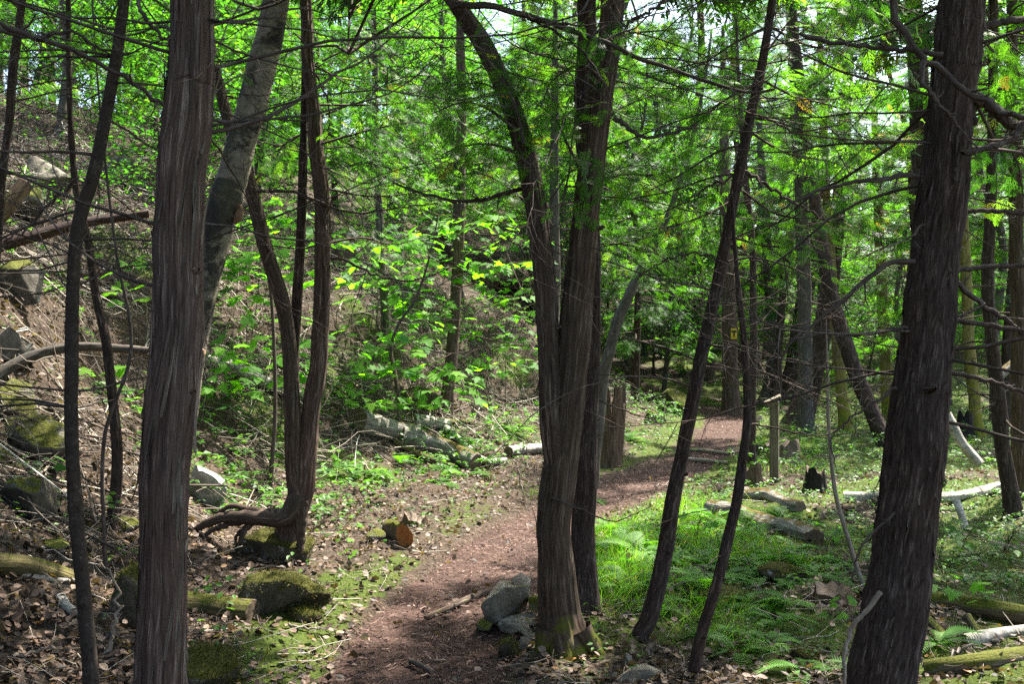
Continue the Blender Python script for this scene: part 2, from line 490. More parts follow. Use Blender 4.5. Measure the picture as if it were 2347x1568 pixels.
def ground_mat():
    m, nt = newmat('forest_floor')
    pos = ND(nt, 'ShaderNodeNewGeometry').outputs['Position']
    mo = ND(nt, 'ShaderNodeAttribute', attribute_name='moss').outputs['Fac']
    a = noise(nt, pos, 38, 6, .7, .6)
    b = noise(nt, pos, 3.1, 4, .6)
    c = ramp(nt, a, [(.32, (.014, .0105, .0075)), (.46, (.044, .032, .022)), (.6, (.088, .066, .047)), (.76, (.19, .15, .115))])
    c = mixc(nt, .5, c, ramp(nt, b, [(.3, (.65, .62, .6)), (.7, (1.2, 1.1, 1.05))]), 'MULTIPLY')
    fine = noise(nt, pos, 80, 4, .7)
    mc = ramp(nt, fine, [(.3, (.018, .028, .005)), (.5, (.05, .074, .011)), (.75, (.11, .13, .02))])
    f = ramp(nt, math_(nt, 'ADD', mo, math_(nt, 'MULTIPLY', math_(nt, 'SUBTRACT', noise(nt, pos, 12, 5, .65), .5), .9)), [(.45, 0.), (.6, 1.)])
    c = mixc(nt, f, c, mc)
    finish(nt, c, .92, .12, bump=math_(nt, 'ADD', a, math_(nt, 'MULTIPLY', fine, .4)), bstr=1.0, bdist=.025)
    return m
MAT['ground'] = ground_mat()
def path_mat():
    m, nt = newmat('needle_covered_path')
    pos = ND(nt, 'ShaderNodeNewGeometry').outputs['Position']
    a = noise(nt, mapping(nt, pos, (60, 60, 60)), 1.0, 6, .75, 1.2)
    b = noise(nt, pos, 2.2, 4, .6)
    c = ramp(nt, a, [(.32, (.015, .0095, .0075)), (.46, (.048, .0295, .023)), (.6, (.088, .053, .042)), (.76, (.18, .12, .098))])
    c = mixc(nt, .5, c, ramp(nt, b, [(.3, (.6, .58, .58)), (.7, (1.2, 1.13, 1.1))]), 'MULTIPLY')
    finish(nt, c, .92, .12, bump=a, bstr=.9, bdist=.015)
    return m
MAT['path'] = path_mat()
# ------------------------------------------------------------------ terrain
PATHP = np.array([(-.75, -3.), (-.6, 1.), (-.5, 3.2), (-.42, 4.5), (-.33, 5.6), (-.15, 6.8), (.15, 8.0), (.62, 9.2), (1.2, 10.4), (2.05, 12.2), (3.0, 14.6), (3.85, 17.5), (4.45, 20.), (4.65, 22.3), (4.3, 24.8), (3.3, 27.5), (2.2, 30.)])
FOOT = np.array([(-2.2, -6.), (-2.25, 4.), (-2.35, 7.5), (-1.75, 10.), (-.2, 13.), (2.0, 17.), (3.0, 22.), (2.4, 26.), (2.6, 32.), (8., 46.), (16., 62.), (60., 150.)])

def polyline_dist(x, y, pts):
    x = np.asarray(x, float); y = np.asarray(y, float)
    best = np.full(np.broadcast(x, y).shape, 1e9); sg = np.zeros_like(best)
    for (x0, y0), (x1, y1) in zip(pts[:-1], pts[1:]):
        dx, dy = x1 - x0, y1 - y0
        t = np.clip(((x - x0) * dx + (y - y0) * dy) / (dx * dx + dy * dy), 0, 1)
        d = np.hypot(x - x0 - t * dx, y - y0 - t * dy)
        c = dx * (y - y0) - dy * (x - x0)
        m = d < best
        best = np.where(m, d, best); sg = np.where(m, np.where(c > 0, 1., -1.), sg)
    return best * sg

PDENSE = cr(PATHP, 120)
def path_d(x, y): return np.abs(polyline_dist(x, y, PDENSE[::3]))
def hill_s(x, y): return polyline_dist(x, y, FOOT)

def Z0(x, y):
    x = np.asarray(x, float); y = np.asarray(y, float)
    s = hill_s(x, y) + (fbm(x * .45, y * .45, 0, 5, 2) - .5) * 1.3
    ramp_ = (s + np.sqrt(s * s + .35)) / 2
    ramp_ = np.where(s < -3, 0, ramp_)
    slope = .80 + .40 * np.clip((-x - 2.3) / 1.5, 0, 1) * np.clip((12 - y) / 4, 0, 1)
    h = slope * ramp_
    h = 11. * (1 - np.exp(-h / 11.))
    pd = path_d(x, y)
    off = np.clip((pd - .35) / .6, 0, 1)
    rough = (fbm(x * 2.6, y * 2.6, 0, 21, 3) - .5) * .16 + (fbm(x * 9, y * 9, 0, 22, 2) - .5) * .05
    hs = np.clip(s / 2, 0, 1)
    ledge = (fbm(x * 1.3, y * 1.3, 0, 31, 3) - .5) * .8 * hs
    far = np.clip(y - 25, 0, 50) * .15
    # shallow hollow that the path runs in
    return h + rough * (.12 + .88 * off) + ledge + far + .05 * off

def _m(x, y, cx, cy_, r, h): return h * np.exp(-((x - cx) ** 2 + (y - cy_) ** 2) / (r * r))
def Z(x, y):
    x = np.asarray(x, float); y = np.asarray(y, float)
    return Z0(x, y) + _m(x, y, .15, 5.4, .38, .09)

def ray_ground(X, Y):
    t = np.concatenate([np.arange(2., 20, .01), np.arange(20, 90, .05)])
    dx, dz = (X - 1173) / F, -(Y - 784) / F
    z = 1.6 + dz * t
    g = Z(dx * t, t)
    i = np.argmax(z < g)
    if z[i] >= g[i]: i = len(t) - 1
    return np.array([dx * t[i], t[i], g[i]])
def at(X, Y, d): return np.array([(X - 1173) / F * d, d, 1.6 - (Y - 784) / F * d])

def warp_axis(a, b, c0, c1, fine, grow):
    """fine spacing inside [c0, c1], growing outside to [a, b]"""
    ax = list(np.arange(c0, c1, fine))
    s, v = fine, c1
    hi = []
    while v < b: hi.append(v); s *= grow; v += s
    hi.append(b)
    s, v = fine, c0
    lo = []
    while v > a: s *= grow; v -= s; lo.append(max(v, a))
    return np.array(sorted(set(lo + ax + hi)))

gx = warp_axis(-160, 160, -4.2, 3.6, .055, 1.055)
gy = warp_axis(-60, 200, 3.6, 11., .06, 1.045)
GX, GY = np.meshgrid(gx, gy)
GZ = Z(GX, GY)
PW = .39 + .11 * (fbm(GX * 1.1, GY * 1.1, 0, 41, 3) - .5) * 2
pdg = path_d(GX, GY)
trench = np.clip((PW - pdg) / .12 + .5, 0, 1) * (GY < 29) * (GY > -2)
GZt = GZ - .06 * trench
nx, ny = len(gx), len(gy)
i = np.arange(ny - 1)[:, None]; j = np.arange(nx - 1)[None]
gq = np.stack([i * nx + j, i * nx + j + 1, (i + 1) * nx + j + 1, (i + 1) * nx + j], -1).reshape(-1, 4)

def moss_mask(x, y):
    s = hill_s(x, y)
    m = fbm(x * .9, y * .9, 0, 51, 3)
    base = .5 + (m - .5) * 1.5
    right = np.clip((x - (.4 + .16 * (y - 4))) / 1.0, 0, 1)
    base = base + .14 * right - .16 * (1 - right)
    base = base - .16 * np.clip(s / 2, 0, 1)
    pd = path_d(x, y)
    base = base + .34 * np.exp(-((pd - .68) / .3) ** 2) - .6 * np.clip((.5 - pd) / .2, 0, 1)
    base = base - .18 * np.clip((5.2 - y) / 1.0, 0, 1)
    return np.clip(base, 0, 1)
gmb = MB().add(np.stack([GX, GY, GZt], -1), gq)
gme = gmb.mesh('ground', MAT['ground'], extra={'moss': moss_mask(GX, GY).ravel()})
ground = tag(link('ground', gme), kind='structure', label='forest floor of leaf litter, soil and moss rising to the left')

# path sheet: needle mulch filling the trench, its ragged rim dips under the soil
pl = cr(np.array([p for p in PATHP]), 520)
tan = nrm(np.gradient(pl, axis=0))
nv = np.stack([tan[:, 1], -tan[:, 0]], -1)
us = np.linspace(-1, 1, 25)
PX = pl[:, None, 0] + nv[:, None, 0] * us[None] * .68
PY = pl[:, None, 1] + nv[:, None, 1] * us[None] * .68
pz = Z(PX, PY)
w = .39 + .11 * (fbm(PX * 1.1, PY * 1.1, 0, 41, 3) - .5) * 2
edge = np.clip((path_d(PX, PY) - w + .03) / .14, 0, 1)
PZ = pz - .018 - .055 * edge + (fbm(PX * 14, PY * 14, 0, 61, 2) - .5) * .018
k, m = len(pl), len(us)
i = np.arange(k - 1)[:, None]; j = np.arange(m - 1)[None]
pq = np.stack([i * m + j, i * m + j + 1, (i + 1) * m + j + 1, (i + 1) * m + j], -1).reshape(-1, 4)
sel = pl[:, 1] < 28.5
pme = MB().add(np.stack([PX, PY, PZ], -1), pq).mesh('path', MAT['path'])
tag(link('path', pme), kind='structure', label='reddish needle covered trail curving away to the right')

# ------------------------------------------------------------------ foliage templates
def spray_tpl(nb, sub, width):
    V, Q = [], []
    def dia(p, d, l, w):
        d = nrm(d); n = np.array([d[1], -d[0], 0.])
        b = len(V)
        V.extend([p, p + d * l * .45 + n * w, p + d * l, p + d * l * .45 - n * w])
        Q.append([b, b + 1, b + 2, b + 3])
    dia(np.array([0, 0, 0.]), np.array([0, 1., 0]), 1.0, width * .35)
    for i in range(nb):
        t = .1 + .84 * i / (nb - 1)
        sgn = 1 if i % 2 else -1
        L = .40 * (1 - t) ** .6 * (.75 + .5 * random.random()) + .06
        a = math.radians(46 - 18 * t + random.uniform(-9, 9))
        d = np.array([sgn * math.sin(a), math.cos(a), 0])
        p = np.array([0, t, 0.])
        if sub == 0:
            dia(p, d, L, width)
        else:
            dia(p, d, L, width * .5)
            for k in range(sub):
                tt = .18 + .62 * k / max(1, sub - 1)
                s2 = 1 if k % 2 else -1
                a2 = a + s2 * math.radians(30)
                d2 = np.array([sgn * math.sin(a2), math.cos(a2), 0])
                dia(p + d * L * tt, d2, L * .45 * (1.1 - tt) + .04, width * .42)
    V = np.array(V)
    V[:, 2] = -.16 * V[:, 1] ** 2 - .25 * np.abs(V[:, 0]) ** 1.5 + .04 * np.sin(V[:, 1] * 9)
    return V, np.array(Q)
SPRAY_LO = spray_tpl(11, 0, .042)
SPRAY_MID = spray_tpl(12, 3, .036)
SPRAY_HI = spray_tpl(15, 5, .030)

LEAFV = np.array([(0, 0, 0), (.26, .4, .07), (0, .5, -.02), (0, 1, -.06), (-.26, .4, .07)], float)
LEAFT = np.array([(0, 1, 2), (1, 3, 2), (0, 2, 4), (2, 3, 4)])
_r = [(.10, -.06), (.42, -.03), (.33, .17), (.64, .45), (.41, .46), (.22, .47), (.27, .72)]
_o = [(0., 0.)] + _r + [(0., 1.05)] + [(-a, b) for a, b in _r[::-1]]
MAPLEV = np.array([(0, .32)] + _o, float)
MAPLEV = np.column_stack([MAPLEV, .13 * np.abs(MAPLEV[:, 0]) - .22 * (MAPLEV[:, 1] - .3) ** 2 - .28 * MAPLEV[:, 0] ** 2])
MAPLET = np.array([(0, 1 + i, 1 + (i + 1) % len(_o)) for i in range(len(_o))])
MAPLET = MAPLET[:, [0, 2, 1]]

def limb(p0, d, L, r0, n=9, droop=0., up=0., jit=.1, r1=.15, rs=None):
    rs = rs or random
    d = np.array(nrm(d)); p = np.array(p0, float)
    P, R = [p.copy()], [r0]
    st = L / (n - 1)
    for i in range(1, n):
        t = i / (n - 1)
        d = d + np.array([rs.gauss(0, jit), rs.gauss(0, jit), rs.gauss(0, jit) - droop / n * 2 * (1 - t) + up / n * 2 * t])
        d = d / np.linalg.norm(d)
        p = p + d * st
        P.append(p.copy()); R.append(r0 * (1 - t * (1 - r1)))
    return np.array(P), np.array(R)

class Tw:
    """collects limbs by ring count and bakes them in batches"""
    def __init__(s): s.d = {}
    def add(s, P, R): s.d.setdefault(len(P), []).append((P, R))
    def bake(s, mb, ns=5, mi=0, tint=None):
        for k in sorted(s.d):
            L = s.d[k]
            V, Q, uv = tubes(np.array([a for a, b in L]), np.array([b for a, b in L]), ns)
            ti = 0. if tint is None else np.repeat(RS.random(len(L)), k * ns)
            mb.add(V, Q, uv=uv, mi=mi, tint=ti)
        return mb

def twigs_on(tw, P, R, n, lmul=.45, sub=2, jit=.16, t0=.2, droop=.1):
    L = np.linalg.norm(P[-1] - P[0])
    for _ in range(n):
        t = random.uniform(t0, 1)
        i = min(len(P) - 2, int(t * (len(P) - 1)))
        p = P[i] + (P[i + 1] - P[i]) * random.random()
        ax = nrm(P[i + 1] - P[i])
        side = nrm(np.cross(ax, rv(1)[0]))
        d = ax * random.uniform(.25, .9) + side * random.uniform(.5, 1)
        l = L * lmul * random.uniform(.35, 1) * (1.15 - .6 * t)
        q, r = limb(p, d, l, max(.0018, R[i] * .5), 6, droop, 0, jit, .25)
        tw.add(q, r)
        for _ in range(sub):
            u = random.randrange(1, 5)
            d2 = nrm(q[u + 1] - q[u]) * .7 + nrm(rv(1)[0]) * .7
            q2, r2 = limb(q[u], d2, l * random.uniform(.25, .55), max(.0013, r[u] * .6), 6, droop, 0, jit, .3)
            tw.add(q2, r2)

# ------------------------------------------------------------------ crowns (mesh data shared between trees)
def cedar_crown(name, h0, H, Lmax, nb, ns, tpl, smin, smax, r_top=.05, dens=.3):
    mb = MB(); tw = Tw()
    Ps, Ds, Us, Ss, Ti = [], [], [], [], []
    for b in range(nb):
        h = h0 + (H - h0) * (random.random() ** 1.15)
        f = (h - h0) / (H - h0)
        L = Lmax * ((1 - f) ** .75) * random.uniform(.55, 1.05) + .25
        az = random.uniform(0, 2 * math.pi)
        out = np.array([math.cos(az), math.sin(az), 0])
        P, R = limb((0, 0, h), out + np.array([0, 0, random.uniform(-.1, .35)]), L, .006 + .012 * L / Lmax, 9, .55, .55, .07, .2)
        tw.add(P, R)
        bt = random.random()
        n = max(4, int(ns * L / Lmax))
        t = dens + (1 - dens) * np.sqrt(RS.random(n))
        i = np.minimum((t * 8).astype(int), 7)
        p = P[i] + (P[i + 1] - P[i]) * (t * 8 - i)[:, None]
        ax = nrm(P[i + 1] - P[i])
        side = nrm(np.cross(ax, (0, 0, 1.))) * np.where(RS.random(n) < .5, 1, -1)[:, None]
        d = ax * (.5 + .5 * RS.random(n))[:, None] + side * (.9 * RS.random(n))[:, None] + rv(n, .16) + np.array([0, 0, -.28])
        Ps.append(p + rv(n, .05)); Ds.append(d)
        Us.append(np.array([0, 0, 1.]) + rv(n, .38))
        Ss.append(RS.uniform(smin, smax, n) * (.75 + .5 * L / Lmax)); Ti.append(np.clip(bt + RS.normal(0, .12, n), 0, .999))
    place(mb, tpl[0], np.concatenate(Ps), np.concatenate(Ds), np.concatenate(Us), np.concatenate(Ss), np.concatenate(Ti), Tq=tpl[1])
    tw.bake(mb, 4, mi=1)
    return mb.mesh(name, [MAT['cedarleaf'], MAT['deadtwig']])

def broad_crown(name, h0, H, rad, ncl, nl, size):
    mb = MB(); tw = Tw()
    for b in range(ncl):
        f = random.random()
        h = h0 + (H - h0) * f
        az = random.uniform(0, 2 * math.pi)
        rr = rad * (.35 + .65 * random.random()) * (1 - .6 * f ** 2)
        tgt = np.array([math.cos(az) * rr, math.sin(az) * rr, h])
        st = np.array([0, 0, max(h0 * .6, h - rr * .8)])
        P, R = limb(st, tgt - st, np.linalg.norm(tgt - st), .012, 7, 0, 0, .08, .25)
        tw.add(P, R)
        bt = random.random() * .8
        n = nl
        c = P[-1] + RS.normal(size=(n, 3)) * np.array([.38, .38, .14])
        d = rv(n) * np.array([1, 1, .25]) + np.array([0, 0, -.25])
        place(mb, LEAFV, c, d, np.array([0, 0, 1.]) + rv(n, .3), RS.uniform(.7, 1.25, n) * size, np.clip(bt + RS.normal(0, .15, n), 0, .999), Tt=LEAFT)
    tw.bake(mb, 4, mi=1)
    return mb.mesh(name, [MAT['broadleaf'], MAT['deadtwig']])

CROWN = {
    'tall': cedar_crown('crown', 3.3, 10.5, 2.0, 74, 46, SPRAY_MID, .16, .30),
    'low': cedar_crown('crown', 1.4, 6.4, 1.6, 62, 42, SPRAY_MID, .16, .30),
    'high': cedar_crown('crown', 5.0, 12.0, 1.9, 52, 34, SPRAY_LO, .24, .42),
    'young': cedar_crown('crown', .5, 3.6, 1.0, 44, 30, SPRAY_MID, .13, .24),
    'broad': broad_crown('crown', 1.4, 6.8, 1.9, 60, 95, .10),
    'bush': broad_crown('crown', .4, 3.2, 1.2, 30, 80, .10),
}
# ------------------------------------------------------------------ trees
def bark_disp(amp, cell=.02, stretch=.3, seed=1, flare=.5, fl_h=.2, lobes=5, lump=.06):
    def f(th, s, R):
        x, y = np.cos(th) * R / cell, np.sin(th) * R / cell
        tw_ = s * .6
        n = vn(x + tw_ * .3, y, s / stretch, seed)
        rid = 1 - np.abs(2 * n - 1)
        n2 = vn(x * 2.3, y * 2.3, s / stretch * 2.2, seed + 3)
        low = vn(np.cos(th) * 1.3, np.sin(th) * 1.3, s / .55, seed + 5)
        fl = flare * np.exp(-np.maximum(s - .05, 0) / fl_h) * (1 + .65 * np.sin(th * lobes + seed) * (.6 + .4 * np.sin(th * 2 + seed * 2)))
        return amp * (rid - .5) * 1.3 + amp * .7 * (n2 - .5) + R * lump * 2 * (low - .5) + R * fl
    return f

def trunk_path(pix, d=None, H=9., snap=True, straighten=.25):
    """pix: (X, Y, half width[, depth]) from the foot upwards, in the wide view's units"""
    pts = []
    for q in pix:
        dd = q[3] if len(q) > 3 else d
        p = at(q[0], q[1], dd)
        pts.append((*p, q[2] / F * dd))
    pts = [np.array(p) for p in pts]
    b = pts[0]
    g = float(Z(b[0], b[1]))
    if b[2] > g + .02 or not snap:
        dr = pts[0] - pts[1]
        if b[2] > g + .02 and dr[2] < 0:
            t = (g - .12 - b[2]) / dr[2]
            ext = b + dr * t
            ext[3] = b[3] * 1.12
            ext[:2] = b[:2] + (ext[:2] - b[:2]) * .6
            pts.insert(0, ext)
    else:
        lo = b.copy(); lo[2] = g - .12; lo[3] *= 1.05
        b[2] = max(b[2], g)
        pts.insert(0, lo)
    # upward, beyond the frame
    t = pts[-1]
    if t[2] < H:
        dr = (pts[-1] - pts[-3 if len(pts) > 3 else -2])[:3]; dr = dr / np.linalg.norm(dr)
        n = 4
        p = t.copy(); st = (H - t[2]) / n
        for k in range(n):
            dr = dr * (1 - straighten) + np.array([0, 0, 1.]) * straighten; dr /= np.linalg.norm(dr)
            q = p.copy(); q[:3] = p[:3] + dr / max(.35, dr[2]) * st; q[3] = t[3] * (1 - .72 * (k + 1) / n)
            pts.append(q); p = q
    return np.array(pts)

def sample_path(pts, zfine, step, step2=.12):
    D = cr(pts, 2500)
    s = np.concatenate([[0], np.cumsum(np.linalg.norm(np.diff(D[:, :3], axis=0), axis=1))])
    zf = s[min(len(s) - 1, int(np.argmax(D[:, 2] > zfine)) or len(s) - 1)]
    t = np.concatenate([np.arange(0, zf, step), np.arange(zf, s[-1], step2), [s[-1]]])
    return np.stack([np.interp(t, s, D[:, k]) for k in range(4)], -1)

CRK = []
def make_tree(name, label, cat, pix, d=None, mat='cedar', H=9., ns=24, step=.05, zfine=3.4, disp=None, crown=None, cz=0., cs=1., group=None, straighten=.25, wf=.92):
    pix = [(q[0], q[1], q[2] * wf, *q[3:]) for q in pix]
    if d is None: d = float(ray_ground(pix[0][0], pix[0][1])[1])
    pts = trunk_path(pix, d, H, straighten=straighten)
    S = sample_path(pts, zfine, step)
    kx = len(CRK) * 7.7; CRK.append(1)
    al = np.cumsum(np.full(len(S), step))
    fade = np.clip((S[:, 2] - S[0, 2]) / .4, 0, 1)
    for ax_ in (0, 1):
        S[:, ax_] += fade * (fbm(al / .42, kx + ax_ * 3.3, 0, 81, 3) - .5) * np.minimum(S[:, 3] * .55, .03)
    S[:, 3] *= 1 + (fbm(al / .22, kx, 0, 83, 3) - .5) * .16
    base = S[0, :3].copy()
    base[2] = float(Z(base[0], base[1]))
    root = thing(name, base, label, cat, group)
    V, Q, uv = tubes(S[:, :3], S[:, 3], ns, seam=True, disp=disp)
    part('trunk', MB().add(V, Q, uv=uv), MAT[mat], root)
    if crown:
        i = int(np.argmin(np.abs(S[:, 2] - base[2] - 6.0)))
        c = link('crown', CROWN[crown] if isinstance(crown, str) else crown, root, (S[i, 0] - base[0], S[i, 1] - base[1], cz))
        c.rotation_euler[2] = random.uniform(0, 6.28)
        c.scale = (cs, cs, cs)
    return root, S

def stem_part(root, pix, d, mat, H, ns, step, disp, name='stem', zfine=3.4):
    pts = np.array([(*at(q[0], q[1], q[3] if len(q) > 3 else d), q[2] / F * (q[3] if len(q) > 3 else d)) for q in pix])
    t = pts[-1]
    if t[2] < H:
        dr = nrm((pts[-1] - pts[-2])[:3])
        q = t.copy(); q[:3] = t[:3] + dr / max(.4, dr[2]) * (H - t[2]); q[3] *= .35
        pts = np.vstack([pts, q])
    S = sample_path(pts, zfine, step)
    V, Q, uv = tubes(S[:, :3], S[:, 3], ns, seam=True, disp=disp)
    part(name, MB().add(V, Q, uv=uv), MAT[mat], root)
    return S

def dead_branches(root, S, n, z0, z1, L0, L1, r=.008, twigs=5, mat='deadtwig', az=None, elev=(-.25, .35), droop=.35, sub=2, ns=5):
    zs = np.sort(RS.uniform(z0, z1, n))
    for z in zs:
        i = int(np.argmin(np.abs(S[:, 2] - z)))
        a = random.uniform(0, 2 * math.pi) if az is None else random.choice(az) + random.gauss(0, .45)
        d = np.array([math.cos(a), math.sin(a), random.uniform(*elev)])
        L = random.uniform(L0, L1)
        tw = Tw()
        rr = min(r * random.uniform(.6, 1.3), S[i, 3] * .5)
        P, R = limb(S[i, :3] + d * S[i, 3] * .5, d, L, rr, 11, droop, random.uniform(0, .7), .12, .18)
        tw.add(P, R)
        if twigs: twigs_on(tw, P, R, random.randint(max(1, twigs - 2), twigs + 3), .42, sub, .17)
        part('branch', tw.bake(MB(), ns), MAT[mat], root)

def hand_branch(root, pts, d, r0, r1, twigs=6, mat='deadtwig', n=26, sub=2, name='branch', jit=.006, lmul=.22):
    """a branch traced as points (X, Y[, depth])"""
    P = np.array([at(q[0], q[1], q[2] if len(q) > 2 else d) for q in pts])
    C = cr(P, n)
    C[1:-1] += rv(n - 2, jit)
    R = np.linspace(r0, r1, n)
    tw = Tw(); tw.add(C, R)
    if twigs: twigs_on(tw, C, R, twigs, lmul, sub, .18, .05)
    return part(name, tw.bake(MB(), 6), MAT[mat], root)

def live_limb(root, pts, d, r0, nspr, smin, smax, tpl=None, spread=.12, t0=.25, name='foliage', tint=.55, drp=.3):
    """a living limb: bark limb plus flat fans of scale leaves along it, one part"""
    tpl = tpl or SPRAY_HI
    P = np.array([at(q[0], q[1], q[2] if len(q) > 2 else d) for q in pts])
    C = cr(P, 22)
    mb = MB(); tw = Tw()
    R = np.linspace(r0, .0025, 22)
    tw.add(C, R)
    twigs_on(tw, C, R, max(3, nspr // 9), .35, 1, .15, .2)
    t = t0 + (1 - t0) * RS.random(nspr)
    i = np.minimum((t * 21).astype(int), 20)
    p = C[i] + rv(nspr, spread) * np.array([1, 1, .6])
    ax = nrm(C[i + 1] - C[i])
    d_ = ax * RS.uniform(.2, 1, nspr)[:, None] + rv(nspr, .5) * np.array([1, .8, .3]) + np.array([0, 0, -drp])
    place(mb, tpl[0], p, d_, np.array([0, -.25, 1.]) + rv(nspr, .4), RS.uniform(smin, smax, nspr), np.clip(tint + RS.normal(0, .16, nspr), 0, .99), Tq=tpl[1])
    tw.bake(mb, 4, mi=1)
    return part(name, mb, [MAT['cedarleaf'], MAT['deadtwig']], root)

def flakes(root, S, n, z0, z1, l0, l1, w=.008, mat='cedar'):
    """strips of bark standing away from the trunk"""
    mb = MB()
    for _ in range(n):
        z = random.uniform(z0, z1)
        i = int(np.argmin(np.abs(S[:, 2] - z)))
        a = random.uniform(0, 2 * math.pi)
        L = random.uniform(l0, l1); k = 6
        ww = w * random.uniform(.5, 1.4)
        out = np.array([math.cos(a), math.sin(a), 0]); sd = np.array([-math.sin(a), math.cos(a), 0])
        lean = (S[min(i + 3, len(S) - 1), :3] - S[max(i - 3, 0), :3]); lean = lean / lean[2]
        V = []
        up = random.random() < .35; lift_ = random.uniform(.1, 1.2) ** 1.5
        for q in range(k):
            t = q / (k - 1)
            off = (.003 + .020 * (t if up else (1 - t)) ** 3 * lift_)
            c = S[i, :3] + lean * (t - .5) * L + out * (S[i, 3] + off) + sd * .006 * math.sin(t * 3 + a)
            wk = ww * (.35 + .65 * math.sin(math.pi * min(1, .15 + t * .8)))
            for e in (-1, 1):
                V.append(c + sd * e * wk + out * (.0015 if e > 0 else -.0015))
        Q = [[2 * q, 2 * q + 1, 2 * q + 3, 2 * q + 2] for q in range(k - 1)]
        uvv = [[(v % 2) * ww * 2, a + (v // 2) * L / k] for v in range(2 * k)]
        mb.add(V, Q, uv=uvv)
    part('bark_strips', mb, MAT['strip' if mat == 'cedar' else mat], root, kind='stuff')

def knots(root, S, spots, mat='cedar'):
    """branch stubs and knot swellings: (z, azimuth, radius, length)"""
    for z, a, r, L in spots:
        mb = MB()
        i = int(np.argmin(np.abs(S[:, 2] - z)))
        out = np.array([math.cos(a), math.sin(a), random.uniform(-.1, .4)])
        P = np.array([S[i, :3] + out * (S[i, 3] * .7 + L * t) for t in np.linspace(0, 1, 6)])
        R = r * np.array([1.9, 1.55, 1.15, 1.0, .9, .35])
        V, Q, uv = tubes(P, R, 9, seam=True)
        mb.add(V + rv(len(V), r * .06), Q, uv=uv)
        k_ = part('knot', mb, MAT[mat], root)
        k_.parent = next(o for o in root.children if o.name.startswith('trunk'))

# --- foreground left cedar
T3, S3 = make_tree('cedar_tree', 'thick shaggy cedar trunk close by on the left, its foot out of frame', 'tree',
    [(366, 1568, 62), (369, 1400, 60), (378, 1200, 60), (386, 1000, 62), (398, 800, 61), (406, 600, 60), (417, 400, 58), (428, 200, 57), (438, 0, 54)],
    2.75, 'cedar', 11, 112, .010, 2.75, bark_disp(.009, .020, .34, 3, .25), 'high', .3, .9, wf=.86)
flakes(T3, S3, 150, .5, 2.7, .05, .30, .0042)
knots(T3, S3, [(2.27, -1.9, .02, .012), (1.78, -.45, .014, .03), (1.45, -.4, .014, .03), (1.16, -1.4, .018, .01)])
dead_branches(T3, S3, 10, 1.9, 3.0, .5, 1.2, .006, 5, az=[2.9, .2, 1.6])
# --- leaning smooth dark trunk
T2, S2 = make_tree('dark_smooth_tree', 'slender smooth dark trunk bending to the right, left of the shaggy cedar', 'tree',
    [(209, 1568, 21), (203, 1480, 20), (190, 1350, 19.5), (176, 1200, 19), (166, 1050, 18.5), (163, 900, 18), (166, 700, 18), (173, 560, 18), (186, 480, 18), (212, 400, 18), (242, 270, 17), (268, 130, 16), (284, 0, 15)],
    3.7, 'smooth', 9, 40, .02, 3.2, bark_disp(.0012, .03, .02, 5, .2, lump=.05), 'high', 0., .75, wf=.80)
knots(T2, S2, [(z_, a_, .008, .012) for z_, a_ in ((.6, -1.2), (.95, -1.9), (1.3, -1.0), (1.75, -2.2), (2.2, -1.3), (2.6, -.6))], 'smooth')
dead_branches(T2, S2, 20, 1.4, 3.2, .5, 1.3, .006, 6, az=[2.8, .3, 1.2, -2.4])
# --- big right cedar
T11, S11 = make_tree('cedar_tree', 'massive dark leaning cedar trunk filling the right side of the view', 'tree',
    [(2012, 1568, 77), (2035, 1440, 75), (2058, 1300, 72), (2078, 1150, 69), (2098, 1000, 67), (2117, 850, 63), (2135, 700, 60), (2152, 500, 55), (2172, 300, 53), (2188, 150, 52), (2204, 0, 50)],
    3.35, 'cedar_dark', 12, 128, .010, 3.1, bark_disp(.010, .019, .18, 9, .3), 'high', .4, 1.0)
flakes(T11, S11, 260, .3, 3.0, .03, .09, .005, 'cedar_brown')
knots(T11, S11, [(1.02, -1.6, .022, .01), (1.66, -1.55, .02, .03), (1.44, -1.7, .014, .10), (2.35, -.3, .025, .04), (1.9, .1, .02, .02), (.80, -1.2, .02, .008)], 'cedar_dark')
dead_branches(T11, S11, 12, 1.3, 2.9, .6, 1.5, .007, 7, az=[.2, -.3, 2.9, 3.3, 1.5])
# --- the central double cedar by the stones
dC = 4.85
T8, S8 = make_tree('cedar_tree', 'central forked cedar standing beside the pile of grey stones on the path', 'tree',
    [(1300, 1500, 62), (1285, 1430, 50), (1272, 1340, 45), (1270, 1220, 42), (1282, 1100, 44), (1296, 980, 42), (1306, 880, 40), (1318, 760, 39), (1328, 640, 37), (1338, 540, 35), (1347, 440, 34), (1361, 320, 32), (1376, 200, 31), (1393, 100, 30), (1402, 0, 29)],
    dC, 'cedar_moss', 11, 84, .015, 3.4, bark_disp(.008, .019, .4, 14, .6, .13, 4), 'tall', 1.6, 1.0, wf=.88)
S8L = stem_part(T8, [(1278, 1130, 18), (1266, 1000, 25), (1262, 900, 25), (1256, 770, 24), (1248, 640, 24), (1238, 550, 23), (1224, 450, 23), (1203, 350, 22), (1179, 265, 22), (1140, 165, 21), (1094, 80, 20), (1045, 12, 17), (1000, -50, 15)],
    dC - .02, 'cedar_brown', 5.2, 56, .018, bark_disp(.009, .019, .35, 17, 0))
flakes(T8, S8, 60, .3, 3.3, .05, .18, .004)
flakes(T8, S8L, 80, 1.2, 3.2, .05, .18, .004)
knots(T8, S8, [(2.58, -.2, .02, .02), (1.8, -1.6, .016, .006), (1.25, -1.3, .016, .006), (2.15, -.3, .012, .06), (2.95, -1.4, .018, .02)])
mb = MB()   # mossy root flare
